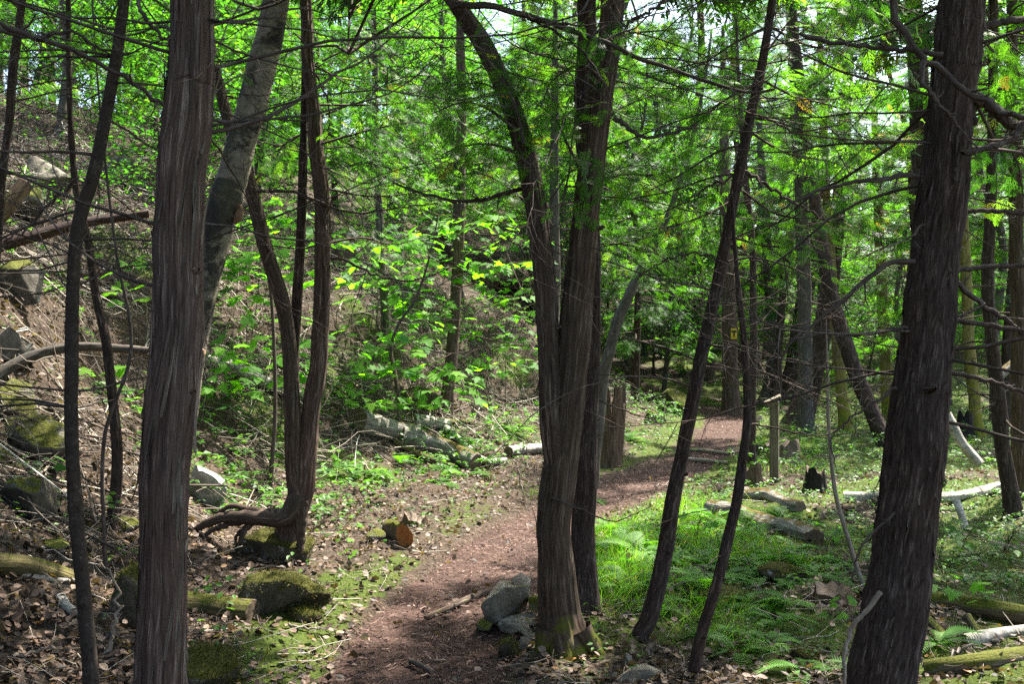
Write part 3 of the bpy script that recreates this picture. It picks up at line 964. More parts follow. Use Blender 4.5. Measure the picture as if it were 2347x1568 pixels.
for pth in ([(1330, 1440), (1360, 1490), (1395, 1525)], [(1290, 1470), (1300, 1515), (1318, 1540)], [(1255, 1440), (1243, 1490), (1238, 1520)]):
    P = cr(np.array([at(x, y, dC - .06) for x, y in pth]), 14)
    V, Q, uv = tubes(P, np.linspace(.06, .022, 14), 14, seam=True, disp=bark_disp(.004, .02, .2, 4, 0))
    mb.add(V, Q, uv=uv)
part('root', mb, MAT['cedar_moss'], T8)
T8R, S8R = make_tree('cedar_tree', 'straight darker cedar right behind the central forked cedar', 'tree',
    [(1340, 1392, 36), (1337, 1280, 30), (1339, 1150, 28), (1344, 1000, 27), (1353, 800, 25), (1352, 600, 24), (1345, 400, 23), (1339, 200, 22), (1345, 0, 21)],
    None, 'cedar_dark', 11, 64, .018, 3.8, bark_disp(.007, .02, .4, 21, .5, .12), 'high', 0, .7)
# --- multi stem cedar on its root plate
dR = float(ray_ground(640, 1275)[1])
T5, S5 = make_tree('multi_stem_cedar', 'three stemmed cedar perched on exposed roots over a mossy hump', 'tree',
    [(668, 1200, 36), (690, 1130, 31), (700, 1050, 29), (712, 960, 25), (728, 850, 22), (737, 700, 21), (738, 560, 20), (734, 430, 19), (719, 260, 17), (704, 130, 15), (700, 0, 14)],
    dR, 'cedar', 10, 56, .02, 4.6, bark_disp(.009, .02, .35, 25, 0), 'tall', 1.9, .9, wf=.85)
S5A = stem_part(T5, [(682, 1150, 18), (672, 1080, 18), (669, 950, 18), (663, 800, 17), (646, 690, 17), (606, 560, 16), (572, 420, 15), (527, 290, 13), (487, 130, 11), (470, 0, 9)], dR - .05, 'cedar_brown', 6, 36, .025, bark_disp(.004, .02, .3, 27, 0))
S5C = stem_part(T5, [(676, 900, 9), (674, 800, 12), (681, 690, 11.5), (690, 520, 10.5), (695, 340, 9), (697, 200, 7)], dR + .05, 'cedar_dark', 5.5, 28, .03, bark_disp(.003, .02, .3, 28, 0))
flakes(T5, S5, 60, .5, 4, .06, .16, .007)
for pth, r in (([(690, 1140), (655, 1185), (600, 1188), (520, 1185), (445, 1212)], 24), ([(660, 1180), (600, 1180), (560, 1215), (550, 1245)], 17), ([(640, 1190), (575, 1190), (510, 1205), (470, 1228)], 15), ([(690, 1150), (690, 1220), (688, 1290)], 17), ([(660, 1185), (590, 1175), (540, 1160), (500, 1175)], 13), ([(600, 1188), (545, 1225), (540, 1250)], 8)):
    P = cr(np.array([at(x, y, dR - .12 - .02 * k) for k, (x, y) in enumerate(pth)]), 22)
    P[:, 2] = np.maximum(P[:, 2], Z(P[:, 0], P[:, 1]) - .005)
    V, Q, uv = tubes(P + rv(22, .004), np.linspace(1, .32, 22) * r / F * dR, 12, seam=True, disp=bark_disp(.003, .02, .2, 4, 0))
    part('root', MB().add(V, Q, uv=uv), MAT['cedar_brown'], T5)
dead_branches(T5, S5, 12, 2.0, 4.6, .5, 1.3, .007, 6, az=[.1, 3.0, -1.2, 1.0])
dead_branches(T5, S5A, 8, 1.8, 4.2, .4, 1.1, .006, 5, az=[3.0, .2, -1.5])
hand_branch(T5, [(585, 440), (660, 440), (735, 462), (800, 485), (900, 480), (1000, 465)], dR - .1, .013, .004, 9)
hand_branch(T5, [(735, 590), (800, 600), (870, 635), (960, 640), (1060, 600)], dR, .012, .003, 10)
# --- paper birch
dB = 5.5
T4, S4 = make_tree('birch_tree', 'leaning paper birch with pale peeling bark behind the shaggy cedar', 'tree',
    [(395, 1120, 30), (425, 950, 30), (446, 800, 31), (464, 700, 32), (485, 600, 33), (502, 510, 38), (522, 430, 40), (546, 345, 37), (576, 255, 35), (605, 135, 34), (632, 0, 32)],
    dB, 'birch', 10, 64, .02, 3.6, bark_disp(.0022, .05, .05, 33, .3, lump=.07), 'broad', 2.2, .9)
b_ = S4[int(np.argmin(np.abs(S4[:, 2] - at(540, 490, dB)[2]))), :3]
mb = MB()
V, Q, uv = tubes(np.array([at(538, 512, dB - .03), at(545, 500, dB - .03), at(549, 488, dB - .03), at(551, 474, dB - .03), at(552, 468, dB - .03)]), np.array([.012, .026, .024, .014, .004]), 10)
mb.add(V, Q, uv=uv)
part('bracket_fungus', mb, MAT['bracket'], T4)
mb = MB()
V, Q, uv = tubes(np.array([at(450, 800, dB - .1), at(458, 812, dB - .12), at(465, 815, dB - .12), at(467, 816, dB - .12)]), np.array([.03, .036, .034, .004]), 10)
part('stub', mb.add(V, Q, uv=uv), MAT['bracket'], T4)
dead_branches(T4, S4, 5, 2.2, 3.5, .4, 1.0, .006, 5, az=[0, 3.1])
# --- thin stems on the left
T1, S1 = make_tree('thin_tree', 'thin dark stem leaning at the far left edge of the view', 'tree',
    [(-40, 900, 12), (-10, 600, 11), (0, 430, 11), (18, 300, 10), (30, 150, 10), (50, 0, 9)], 5.4, 'cedar_dark', 8, 20, .05, 4, bark_disp(.003, .02, .2, 41, .2), 'high', 1., .6)
dead_branches(T1, S1, 7, 1.8, 3.9, .5, 1.3, .006, 6, az=[0, .5, -1])
T1b, S1b = make_tree('thin_tree', 'thin dead stem rising behind the smooth dark trunk on the slope', 'tree',
    [(255, 1205, 13), (268, 1080, 12.5), (262, 950, 12), (245, 800, 11), (222, 680, 10), (205, 560, 9), (182, 470, 8), (168, 380, 7.5), (160, 250, 7), (157, 120, 6.5), (156, 0, 6)], None, 'cedar_dark', 5, 20, .04, 5, bark_disp(.002, .02, .2, 43, .3))
dead_branches(T1b, S1b, 22, 1.0, 4.4, .4, 1.2, .005, 6)
hand_branch(T3, [(-40, 40), (60, 78), (150, 108), (240, 150), (290, 178), (350, 225), (432, 292)], 3.1, .011, .006, 12, jit=.004)
hand_branch(T2, [(-30, 62), (80, 85), (165, 72), (220, 108), (300, 120)], 3.5, .010, .004, 6, jit=.004)
hand_branch(T2, [(310, -20), (335, 40), (380, 90), (440, 130)], 3.4, .009, .004, 4, jit=.004)
hand_branch(T2, [(165, 420), (120, 460), (60, 520), (-30, 590)], 3.7, .007, .003, 6)
# --- right hand leaning thin cedars
T9, S9 = make_tree('leaning_cedar', 'thin dark cedar leaning right across the path, foot beside the grass', 'tree',
    [(1466, 1455, 17), (1482, 1425, 20), (1505, 1350, 20), (1526, 1250, 19), (1546, 1130, 18), (1570, 1000, 17), (1590, 900, 16), (1611, 800, 15.5), (1632, 700, 15), (1652, 600, 14.5), (1668, 520, 14), (1684, 440, 13), (1702, 350, 12.5), (1722, 250, 11.5), (1746, 150, 10.5), (1762, 60, 9.5), (1770, 0, 9)],
    None, 'cedar_dark', 7, 44, .02, 3.8, bark_disp(.004, .018, .2, 51, .35, .1), 'high', .9, .6)
flakes(T9, S9, 50, .3, 3.6, .03, .08, .005, 'cedar_dark')
knots(T9, S9, [(z_, a_, .008, .03) for z_, a_ in ((.5, -1.2), (.9, -.4), (1.25, -2.4), (1.7, -1.4), (2.1, -.3), (2.5, -1.9), (2.9, -1.0))], 'cedar_dark')
dead_branches(T9, S9, 26, 1.3, 3.9, .6, 1.6, .006, 6, az=[0, .4, 3.0, 3.5, -.6])
T10, S10 = make_tree('thin_tree', 'thin bare stem right of the leaning cedar, curving from the bottom of the view', 'tree',
    [(1588, 1568, 14), (1608, 1450, 13.5), (1638, 1350, 13), (1664, 1250, 12.5), (1688, 1150, 12), (1700, 1050, 11), (1712, 950, 10), (1709, 850, 9), (1703, 760, 8), (1694, 690, 7), (1686, 600, 5)],
    4.45, 'cedar_dark', 2.3, 28, .025, 2.4, bark_disp(.0025, .018, .12, 53, .2))
knots(T10, S10, [(z_, a_, .006, .025) for z_, a_ in ((.25, -1.2), (.5, -.4), (.75, -2.4), (1.05, -1.4), (1.3, -.3), (1.6, -1.9))], 'cedar_dark')
dead_branches(T10, S10, 7, .5, 2.0, .3, .9, .004, 3)
hand_branch(T10, [(1712, 970), (1760, 978), (1830, 992), (1890, 998), (1940, 975)], 4.45, .006, .002, 3, jit=.003)
T10a, S10a = make_tree('thin_tree', 'straight thin dark stem beside the end of the trail', 'tree',
    [(1722, 968, 11), (1723, 900, 10), (1726, 750, 9), (1725, 600, 8.5), (1718, 500, 8), (1710, 420, 7.5), (1700, 300, 6)], 12.0, 'cedar_dark', 6, 16, .06, 6, bark_disp(.003, .03, .3, 55, .2))
dead_branches(T10a, S10a, 14, 1.2, 4.0, .6, 1.5, .007, 5)
# --- trees where the trail leaves the view
mid = [
    ('trail_cedar', 'upright cedar beside the trail that bears the yellow marker', [(1677, 948, 24), (1674, 880, 20), (1672, 800, 19), (1670, 700, 18), (1667, 600, 17), (1662, 450, 15)], 'cedar', None, 1.0),
    ('curved_cedar', 'slim cedar with a curved foot behind the trail post', [(1752, 928, 18), (1765, 880, 16), (1771, 800, 14.5), (1768, 700, 14), (1760, 600, 13), (1750, 480, 12)], 'greybark', 'low', 1.0),
    ('leaning_cedar', 'dark cedar leaning right, second of the leaning row beyond the post', [(1798, 925, 24), (1812, 870, 22), (1828, 780, 21), (1843, 690, 20), (1858, 590, 19), (1872, 480, 18)], 'cedar_dark', 'tall', 1.0),
    ('leaning_cedar', 'broad footed dark cedar leaning right just beyond the trail post', [(1828, 972, 34), (1845, 920, 28), (1868, 840, 24), (1886, 750, 22), (1902, 650, 21), (1915, 530, 19)], 'cedar_dark', None, .8),
    ('mossy_tree', 'slim trunk yellow with moss behind the diagonal grey trunk', [(1939, 992, 17), (1930, 920, 14), (1922, 830, 13.5), (1914, 740, 13), (1906, 640, 12)], 'yellowmoss', 'low', 1.2),
    ('leaning_tree', 'grey green trunk leaning left behind the massive right cedar', [(2032, 1022, 22), (1995, 940, 19), (1958, 850, 18), (1928, 760, 17), (1902, 660, 17), (1884, 570, 16), (1868, 470, 15)], 'cedar_dark', 'tall', 1.0),
    ('mossy_tree', 'yellow mossed trunk close to the left side of the massive right cedar', [(2034, 962, 14), (2030, 850, 13.5), (2024, 740, 13), (2018, 620, 12), (2012, 500, 11)], 'yellowmoss', 'low', 1.2),
    ('mossy_tree', 'yellowish trunk just right of the massive right cedar', [(2240, 1000, 15), (2228, 880, 14), (2218, 740, 13), (2212, 600, 12)], 'yellowmoss', 'tall', .6),
    ('dark_tree', 'dark crooked trunk near the right edge, its foot by a white branch', [(2322, 1185, 20), (2305, 1080, 17), (2286, 900, 16), (2270, 750, 15), (2262, 600, 14), (2272, 450, 13)], 'cedar_dark', 'high', -.6),
    ('edge_tree', 'mossy trunk at the very right edge of the view', [(2340, 1170, 22), (2336, 1000, 19), (2335, 850, 18), (2330, 650, 17), (2326, 450, 16)], 'cedar_moss', 'high', .3),
    ('hillside_tree', 'bent trunk on the slope rising through the middle of the maple saplings', [(1018, 958, 17), (1026, 900, 16), (1035, 820, 14.5), (1044, 680, 13), (1051, 560, 12.5), (1056, 400, 12), (1058, 250, 11), (1055, 80, 10)], 'cedar', 'high', 1.8),
    ('hillside_tree', 'short grey pole of a tree on the slope left of the saplings', [(888, 775, 11), (882, 700, 10.5), (876, 620, 10), (871, 540, 9.5), (868, 440, 9)], 'greybark', None, .8),
    ('background_tree', 'grey trunk showing through foliage between the leaning cedar and massive cedar', [(1842, 700, 17), (1836, 480, 16), (1828, 320, 15.5), (1820, 160, 15), (1812, 20, 14)], 'greybark', 'tall', 1.6),
    ('background_tree', 'grey trunk standing upslope between the two stems of the central cedar', [(1268, 730, 14), (1272, 620, 13), (1270, 480, 12)], 'greybark', 'young', 5.),
    ('background_tree', 'dark trunk showing right of the massive cedar at the top of the view', [(2316, 720, 16), (2330, 560, 15), (2322, 300, 14), (2318, 100, 13)], 'cedar_dark', 'tall', 1.2),
]
MIDS = {}
for nm, lab, pix, mt, cw, cz in mid:
    dd = None
    if nm == 'background_tree': dd = 16.5
    if nm == 'edge_tree': dd = 9.5
    t_, s_ = make_tree(nm, lab, 'tree', pix, dd, mt, 8.5, 24, .06, 5.5, bark_disp(.008, .03, .35, random.randrange(99), .35, .16), cw, cz + (1.1 if cw in ('tall', 'low') else 0), .78)
    dead_branches(t_, s_, 16, s_[0, 2] + .8, s_[0, 2] + 4.6, .7, 1.9, .010, 6)
    MIDS[lab] = (t_, s_)
# --- leaning dead sapling and jagged stump behind the central cedar
TL, SL = make_tree('leaning_tree', 'bare grey sapling leaning right, behind the jagged stump', 'tree',
    [(1378, 890, 15), (1388, 830, 14), (1410, 750, 13.5), (1440, 680, 12.5), (1478, 600, 11), (1520, 520, 8)], 10.5, 'greybark', 5, 18, .06, 6, bark_disp(.003, .03, .3, 71, .1))
dead_branches(TL, SL, 6, 2., 4., .4, 1.0, .007, 4)

# --- thin dead saplings
TS, SS = make_tree('dead_sapling', 'very thin dead sapling with a white top, left of the massive cedar', 'sapling', [(1978, 1350, 7), (1962, 1300, 6.5), (1938, 1220, 6), (1916, 1140, 5.5), (1904, 1050, 5), (1897, 950, 4.5), (1896, 870, 4)], None, 'palewood', 1.75, 10, .04, 2, None)
TS2, SS2 = make_tree('dead_sapling', 'very thin dark sapling stem in front of the multi stemmed cedar', 'sapling', [(618, 1135, 6), (624, 1050, 5.5), (630, 950, 5), (628, 800, 4.5), (618, 650, 4), (596, 520, 3.5), (585, 430, 3)], None, 'deadtwig', 4.2, 8, .05, 4, None)
dead_branches(TS2, SS2, 7, .6, 3.6, .3, .8, .004, 4)
TS3, SS3 = make_tree('dead_sapling', 'thin dark sapling bending right among the maple leaves', 'sapling', [(905, 1010, 6), (915, 940, 5.5), (905, 860, 5), (895, 800, 4.5), (915, 740, 4), (950, 690, 3.5)], None, 'deadtwig', 3.4, 8, .05, 4, None)
TS4, SS4 = make_tree('dead_sapling', 'thin dark stem against the shaggy cedar, left side', 'sapling', [(243, 1310, 6), (238, 1200, 5.5), (240, 1000, 5), (300, 800, 4.5), (270, 600, 4), (250, 450, 3.5)], None, 'deadtwig', 4, 8, .05, 4, None)
dead_branches(TS4, SS4, 8, 1., 3.6, .3, .9, .004, 5)
# --- traced dead limbs
hand_branch(T8, [(1045, 10, 4.75), (1120, 14, 4.6), (1200, 32, 4.5), (1300, 66, 4.4), (1400, 102, 4.35), (1470, 138, 4.3), (1535, 158, 4.3), (1620, 188, 4.25), (1720, 214, 4.2), (1775, 204, 4.2)], 4.5, .018, .006, 9, jit=.003, lmul=.3)
hand_branch(T8, [(1210, 40, 4.5), (1290, 82, 4.45), (1345, 130, 4.4), (1390, 205, 4.4), (1408, 265, 4.4)], 4.5, .007, .003, 4, jit=.003)
hand_branch(T8, [(1215, 425), (1165, 440), (1100, 460), (1030, 458), (960, 440), (900, 418)], 4.9, .013, .006, 8, jit=.003)
hand_branch(T8, [(1405, 270), (1440, 292), (1480, 315), (1540, 305), (1600, 285)], 4.8, .013, .005, 5, jit=.003)
hand_branch(T8, [(1285, 480), (1310, 340), (1318, 210), (1285, 130), (1225, 60)], 4.7, .005, .003, 3, jit=.003)
hand_branch(T8, [(1420, 60), (1490, 25), (1560, -20)], 4.8, .010, .005, 5)
hand_branch(T8R, [(1345, 905), (1400, 930), (1450, 948), (1510, 970)], 5.6, .007, .003, 2, jit=.003)
hand_branch(T8, [(1262, 1140, 4.75), (1330, 1168, 4.7), (1400, 1195, 4.65), (1450, 1180, 4.6), (1495, 1160, 4.6)], 4.7, .005, .002, 1, jit=.002)
hand_branch(T11, [(2046, -10), (2048, 40), (2082, 95), (2105, 125), (2120, 142), (2160, 160), (2215, 210), (2255, 228), (2300, 258), (2360, 268)], 3.05, .013, .009, 5, jit=.003)
hand_branch(T11, [(2118, 140), (2112, 175), (2135, 215), (2180, 270), (2240, 340)], 3.0, .010, .003, 5, jit=.003)
hand_branch(T11, [(2160, 125, 3.1), (2060, 112, 3.15), (1960, 104, 3.2), (1880, 92, 3.2), (1832, 76, 3.2)], 3.1, .009, .006, 6, jit=.003)
hand_branch(T11, [(2234, 222), (2280, 250), (2320, 285), (2370, 300)], 3.3, .022, .017, 2, jit=.003)
hand_branch(T11, [(2360, 275), (2340, 288), (2318, 318), (2285, 330), (2240, 345), (2205, 352)], 3.15, .014, .009, 4, jit=.003)
hand_branch(T11, [(2240, 62), (2300, 50), (2370, 42)], 3.4, .015, .012, 2, jit=.002)
hand_branch(T11, [(2195, 487), (2260, 483), (2370, 490)], 3.4, .010, .008, 4, jit=.002)
hand_branch(T11, [(2180, 620), (2250, 612), (2370, 608)], 3.4, .011, .008, 4, jit=.002)
hand_branch(T11, [(2170, 732), (2240, 742), (2370, 760)], 3.4, .011, .008, 3, jit=.002)
hand_branch(T11, [(2172, 735), (2230, 712), (2260, 695)], 3.35, .006, .003, 2, jit=.002)
hand_branch(T11, [(2185, 640), (2240, 690), (2320, 745), (2370, 790)], 3.5, .011, .008, 3, jit=.002)
hand_branch(T11, [(2160, 850), (2230, 865), (2290, 880), (2370, 910)], 3.5, .010, .007, 4, jit=.002)
hand_branch(T11, [(2105, 402), (2030, 408), (1960, 420), (1890, 430), (1840, 450), (1790, 480)], 3.3, .011, .004, 8, jit=.003)
hand_branch(T11, [(2095, 600), (2040, 605), (1985, 640), (1930, 690), (1880, 730), (1830, 770), (1795, 808), (1790, 900)], 3.3, .010, .003, 7, jit=.003)
hand_branch(T11, [(2078, 752), (2000, 762), (1930, 770), (1870, 750)], 3.3, .006, .002, 4, jit=.003)
hand_branch(T11, [(2055, 890), (1990, 930), (1930, 975), (1905, 1010), (1915, 1070)], 3.3, .006, .002, 3, jit=.003)
hand_branch(T11, [(2050, 1175), (1975, 1250), (1950, 1330)], 3.2, .0045, .003, 1, jit=.002)
hand_branch(T11, [(2018, 1358, 3.05), (1990, 1395, 3.05), (1958, 1430, 3.05), (1938, 1480, 3.05), (1935, 1568, 3.05)], 3.05, .009, .006, 1, mat='palewood', jit=.002)
hand_branch(T9, [(1720, 265), (1770, 280), (1830, 300), (1900, 290), (1980, 260)], 5.3, .008, .003, 6)
hand_branch(T9, [(1695, 390), (1760, 430), (1830, 470), (1900, 510)], 5.3, .012, .006, 7)
hand_branch(T9, [(1660, 560), (1740, 600), (1800, 590)], 5.3, .009, .003, 5)
hand_branch(T9, [(1690, 400), (1620, 430), (1560, 470), (1480, 500)], 5.2, .008, .003, 7)
hand_branch(T9, [(1655, 600), (1600, 580), (1520, 600), (1460, 640)], 5.2, .008, .003, 6)
hand_branch(T9, [(1600, 850), (1660, 830), (1730, 790), (1810, 790)], 5.25, .006, .003, 3)

# --- fine dead twigs reaching across the view
for rt_, S_, z0_, z1_, n_ in ((T3, S3, 1.7, 2.9, 7), (T2, S2, 1.2, 3.0, 9), (T11, S11, 1.5, 3.0, 12), (T8, S8, 1.9, 3.6, 14), (T8R, S8R, 1.6, 4.0, 14), (T9, S9, 1.6, 3.9, 12), (T5, S5, 1.9, 4.8, 12), (T1, S1, 1.8, 3.8, 6)):
    dead_branches(rt_, S_, n_, z0_, z1_, .9, 2.0, .0045, 9, az=[0., .35, -.35, 3.14, 2.8, 3.5], droop=.25, ns=4)
# --- living limbs of the nearer cedars
for root, pts, d, n in (
    (T8, [(1185, 300), (1120, 250), (1060, 235), (990, 260)], 4.6, 40),
    (T8, [(1200, 330), (1180, 240), (1150, 190), (1100, 150)], 4.55, 28),
    (T8, [(1215, 380), (1160, 340), (1090, 330), (1020, 350)], 4.65, 36),
    (T8, [(1150, 180), (1090, 100), (1060, 70)], 4.6, 16),
    (T8, [(1345, 420), (1300, 330), (1270, 270), (1220, 230)], 4.7, 34),
    (T8, [(1380, 180), (1330, 150), (1270, 180), (1240, 240)], 4.6, 26),
    (T8, [(1390, 60), (1360, 80), (1340, 120)], 4.5, 22),
    (T8, [(1350, 370), (1330, 420), (1290, 430)], 4.65, 26),
    (T5, [(740, 300), (800, 330), (870, 350), (960, 330)], 6.9, 85),
    (T5, [(735, 380), (830, 420), (900, 400), (960, 420)], 7.0, 80),
    (T5, [(725, 270), (800, 240), (880, 200), (960, 180)], 7.0, 85),
    (T5, [(715, 150), (800, 110), (880, 80), (960, 60)], 7.2, 85),
    (T5, [(737, 560), (830, 545), (900, 560), (980, 540)], 7.3, 50),
    (T5, [(710, 300), (650, 330), (620, 400)], 7.3, 40),
    (T5, [(700, 100), (660, 60), (620, 20)], 7.3, 45),
    (T9, [(1760, 60), (1680, 100), (1600, 150), (1520, 170)], 5.4, 60),
    (T9, [(1735, 190), (1660, 230), (1580, 290), (1500, 310)], 5.5, 60),
    (T9, [(1705, 330), (1640, 350), (1560, 400), (1480, 440)], 5.5, 60),
    (T9, [(1680, 460), (1600, 500), (1530, 520), (1460, 530)], 5.6, 55),
    (T9, [(1765, 60), (1840, 100), (1920, 120), (2000, 180)], 5.6, 60),
    (T9, [(1740, 180), (1820, 220), (1900, 240), (1990, 270)], 5.7, 60),
    (T9, [(1715, 300), (1800, 350), (1900, 370), (2000, 400)], 5.8, 60),
    (T9, [(1690, 430), (1780, 490), (1880, 500), (1980, 490)], 5.8, 60),
    (T9, [(1665, 540), (1740, 560), (1830, 570), (1900, 560)], 5.9, 45),
    (T5, [(735, 330), (840, 300), (950, 280), (1040, 300)], 6.3, 80),
    (T5, [(725, 240), (850, 240), (960, 230), (1060, 200)], 6.5, 80),
    (T5, [(736, 430), (850, 450), (960, 440), (1050, 420)], 6.8, 70),
    (T8, [(1235, 500), (1180, 440), (1110, 400), (1050, 400)], 5.4, 70),
    (T8, [(1190, 300), (1150, 220), (1100, 190), (1010, 200)], 5.3, 80),
    (T8R, [(1352, 300), (1420, 250), (1490, 220), (1560, 200)], 6.2, 90),
    (T8R, [(1352, 420), (1430, 400), (1500, 400), (1580, 380)], 6.3, 90),
    (T8R, [(1345, 120), (1430, 80), (1510, 70), (1600, 60)], 6.1, 80),
    (T8R, [(1352, 560), (1430, 560), (1500, 580), (1560, 620)], 6.4, 70),
    (T9, [(1755, 120), (1830, 30), (1920, 20), (2020, 60)], 6.2, 80),
    (T9, [(1725, 260), (1850, 300), (1960, 310), (2060, 330)], 6.4, 80),
    (T3, [(430, 100, 2.85), (370, 60, 3.6), (290, 80, 4.4), (200, 60, 5.2)], 5.2, 30),
    (T11, [(2220, 60, 3.4), (2290, 130, 4.0), (2350, 180, 4.5)], 4.4, 30),
    (T11, [(2200, 160, 3.4), (2300, 360, 4.2), (2360, 420, 4.6)], 4.5, 30),
):
    live_limb(root, pts, d, .009, int(n * 1.5), .07, .15, SPRAY_HI if d < 4.8 else SPRAY_MID, spread=.13, tint=random.uniform(.35, .7))
# ------------------------------------------------------------------ background forest: a few prototypes, copied with their parts
def proto(name, label, group, crown, r, H, mat, nbr, bend):
    pts = np.array([(random.gauss(0, bend) * k, random.gauss(0, bend) * k, z, r * (1 - .78 * (z + .2) / (H + .2))) for k, z in enumerate(np.linspace(-.2, H, 7))])
    pts[0, :2] = 0; pts[1, :2] *= .4
    S = sample_path(pts, 5, .12, .35)
    root = thing(name, (0, 0, 0), label, 'tree', group)
    V, Q, uv = tubes(S[:, :3], S[:, 3], 14, seam=True, disp=bark_disp(.008, .035, .4, random.randrange(99), .4, .2))
    part('trunk', MB().add(V, Q, uv=uv), MAT[mat], root)
    link('crown', CROWN[crown], root)
    dead_branches(root, S, nbr, 1.0, 5.0, .6, 1.7, .009, 4, sub=1, ns=4)
    note_kids(root)
    return root
GB = 'forest trees beyond the trail and up the slope'
LB = {'tall': 'background cedar with a tall green crown, deep in the forest beyond the trail', 'low': 'background cedar clothed low in green sprays, deep in the forest',
      'high': 'background cedar with a bare dark pole below a high crown', 'broad': 'background broadleaf tree with loose bright green leaves', 'young': 'young bushy cedar growing under the bigger background trees', 'bush': 'leafy understory bush growing under the background trees'}
PROTO = {
    'tall': [proto('background_cedar', LB['tall'], GB, 'tall', .13, 11.5, 'cedar', 8, .05), proto('background_cedar', LB['tall'], GB, 'tall', .10, 11, 'greybark', 8, .09)],
    'low': [proto('background_cedar', LB['low'], GB, 'low', .10, 8, 'cedar_dark', 5, .06)],
    'high': [proto('background_cedar', LB['high'], GB, 'high', .14, 13, 'cedar_dark', 9, .07)],
    'broad': [proto('broadleaf_tree', LB['broad'], 'broadleaf trees on the slope', 'broad', .07, 8, 'greybark', 3, .10)],
    'young': [proto('young_cedar', LB['young'], 'young cedars in the understory', 'young', .03, 3.4, 'cedar_dark', 0, .03)],
    'bush': [proto('understory_bush', LB['bush'], 'leafy understory bushes', 'bush', .02, 2.6, 'greybark', 0, .05)],
}
used = {}
def put(kind, x, y, s=1.0, dz=0.):
    L = PROTO[kind]
    k = used.get(kind, 0); used[kind] = k + 1
    loc = (x, y, float(Z(x, y)) + dz)
    if k < len(L):
        o = L[k]
        o.location = loc; o.scale = (s, s, s)
    else:
        o = copy_tree(L[k % len(L)], None, loc, None, s)
    o.rotation_euler = (random.gauss(0, .05), random.gauss(0, .05), random.uniform(0, 6.28))
    return o
spots = []
def free(x, y, dmin):
    if y < 31 and path_d(x, y) < 1.0: return False
    return all((x - a) ** 2 + (y - b) ** 2 > dmin * dmin for a, b in spots)
def scatter(n, kinds, yr, xr, dmin, cond=None, srange=(.8, 1.25)):
    c = 0; tries = 0
    while c < n and tries < 4000:
        tries += 1
        y = yr[0] + (yr[1] - yr[0]) * random.random() ** .8
        x = random.uniform(*xr) * y
        if not free(x, y, dmin) or (cond and not cond(x, y)): continue
        spots.append((x, y)); c += 1
        put(random.choice(kinds), x, y, random.uniform(*srange))
hs = lambda x, y: float(hill_s(np.array(x), np.array(y)))
random.seed(5)
for kind, x, y, s in (('low', -4.6, 17.2, .95), ('broad', 2.0, 24.5, .9), ('tall', 6.9, 29.5, 1.4), ('tall', 5.0, 31.5, 1.5), ('tall', 6.4, 33.5, 1.7),  ('tall', 3.2, 27., 1.1), ('tall', 1.7, 30., 1.2), ('tall', 4.4, 32., 1.2), ('tall', 2.9, 36., 1.3), ('tall', 1.2, 25., 1.0), ('tall', 5.6, 27.5, 1.0), ('tall', 7.4, 29., 1.1), ('broad', -.9, 17.5, 1.0), ('tall', 1.0, 19.5, 1.0), ('broad', -5.2, 15., 1.0), ('broad', -2.2, 19., 1.1), ('broad', -7.5, 16., 1.0), ('low', -6.0, 19., 1.1),
                      ('low', 2.6, 20.5, .9), ('broad', 3.9, 25., 1.0), ('low', 7.6, 17.5, 1.0), ('tall', 9.5, 19., 1.0), ('low', 10.8, 24., 1.1), ('broad', -3.9, 11.6, .75), ('low', 6.2, 23., 1.05)):
    spots.append((x, y)); put(kind, x, y, s)
scatter(28, ['low', 'low', 'tall', 'broad', 'tall'], (15.5, 34), (-.62, .18), 1.6, lambda x, y: hs(x, y) > 3.5)
scatter(24, ['tall', 'broad', 'low', 'tall', 'broad'], (21, 40), (.12, .62), 2.1, lambda x, y: hs(x, y) < 1)
scatter(52, ['tall', 'tall', 'low', 'tall', 'broad'], (34, 60), (-.6, .62), 1.9, None, (1.1, 1.6))
scatter(10, ['bush', 'bush', 'young'], (16, 30), (-.6, .3), .9, lambda x, y: hs(x, y) > 6.5, (.7, 1.2))
scatter(24, ['young', 'bush', 'young'], (20, 45), (.1, .62), 1.2, lambda x, y: hs(x, y) < 0, (.7, 1.3))
scatter(12, ['tall', 'broad', 'tall'], (30, 50), (.0, .27), 1.3, lambda x, y: True, (1.0, 1.5))
scatter(14, ['bush', 'young', 'bush'], (31, 46), (.02, .3), 1.0, lambda x, y: True, (.9, 1.5))
# neighbours of the viewpoint whose crowns close the canopy overhead
for kind, x, y, s in (('high', -3.4, 1.2, 1.), ('high', 2.9, 1.0, 1.), ('high', .9, -2.6, 1.05), ('high', 4.6, 5.6, 1.05),  ('high', -4.6, 5.2, .9), ('high', -2.6, -2.5, 1.), ('high', 5.6, 2.2, 1.)):
    put(kind, x, y, s)

o = put('high', 4.45, 10.3, 1.0)  # extra tree behind the massive cedar, added only to shade the near path
o.rotation_euler = (0, 0, 1.0)
for ch in o.children:
    if ch.name.startswith('crown'): ch.location.z = 3.0; ch.scale = (.8, .8, .8)  # crown lifted so its shade falls short of the grass patch

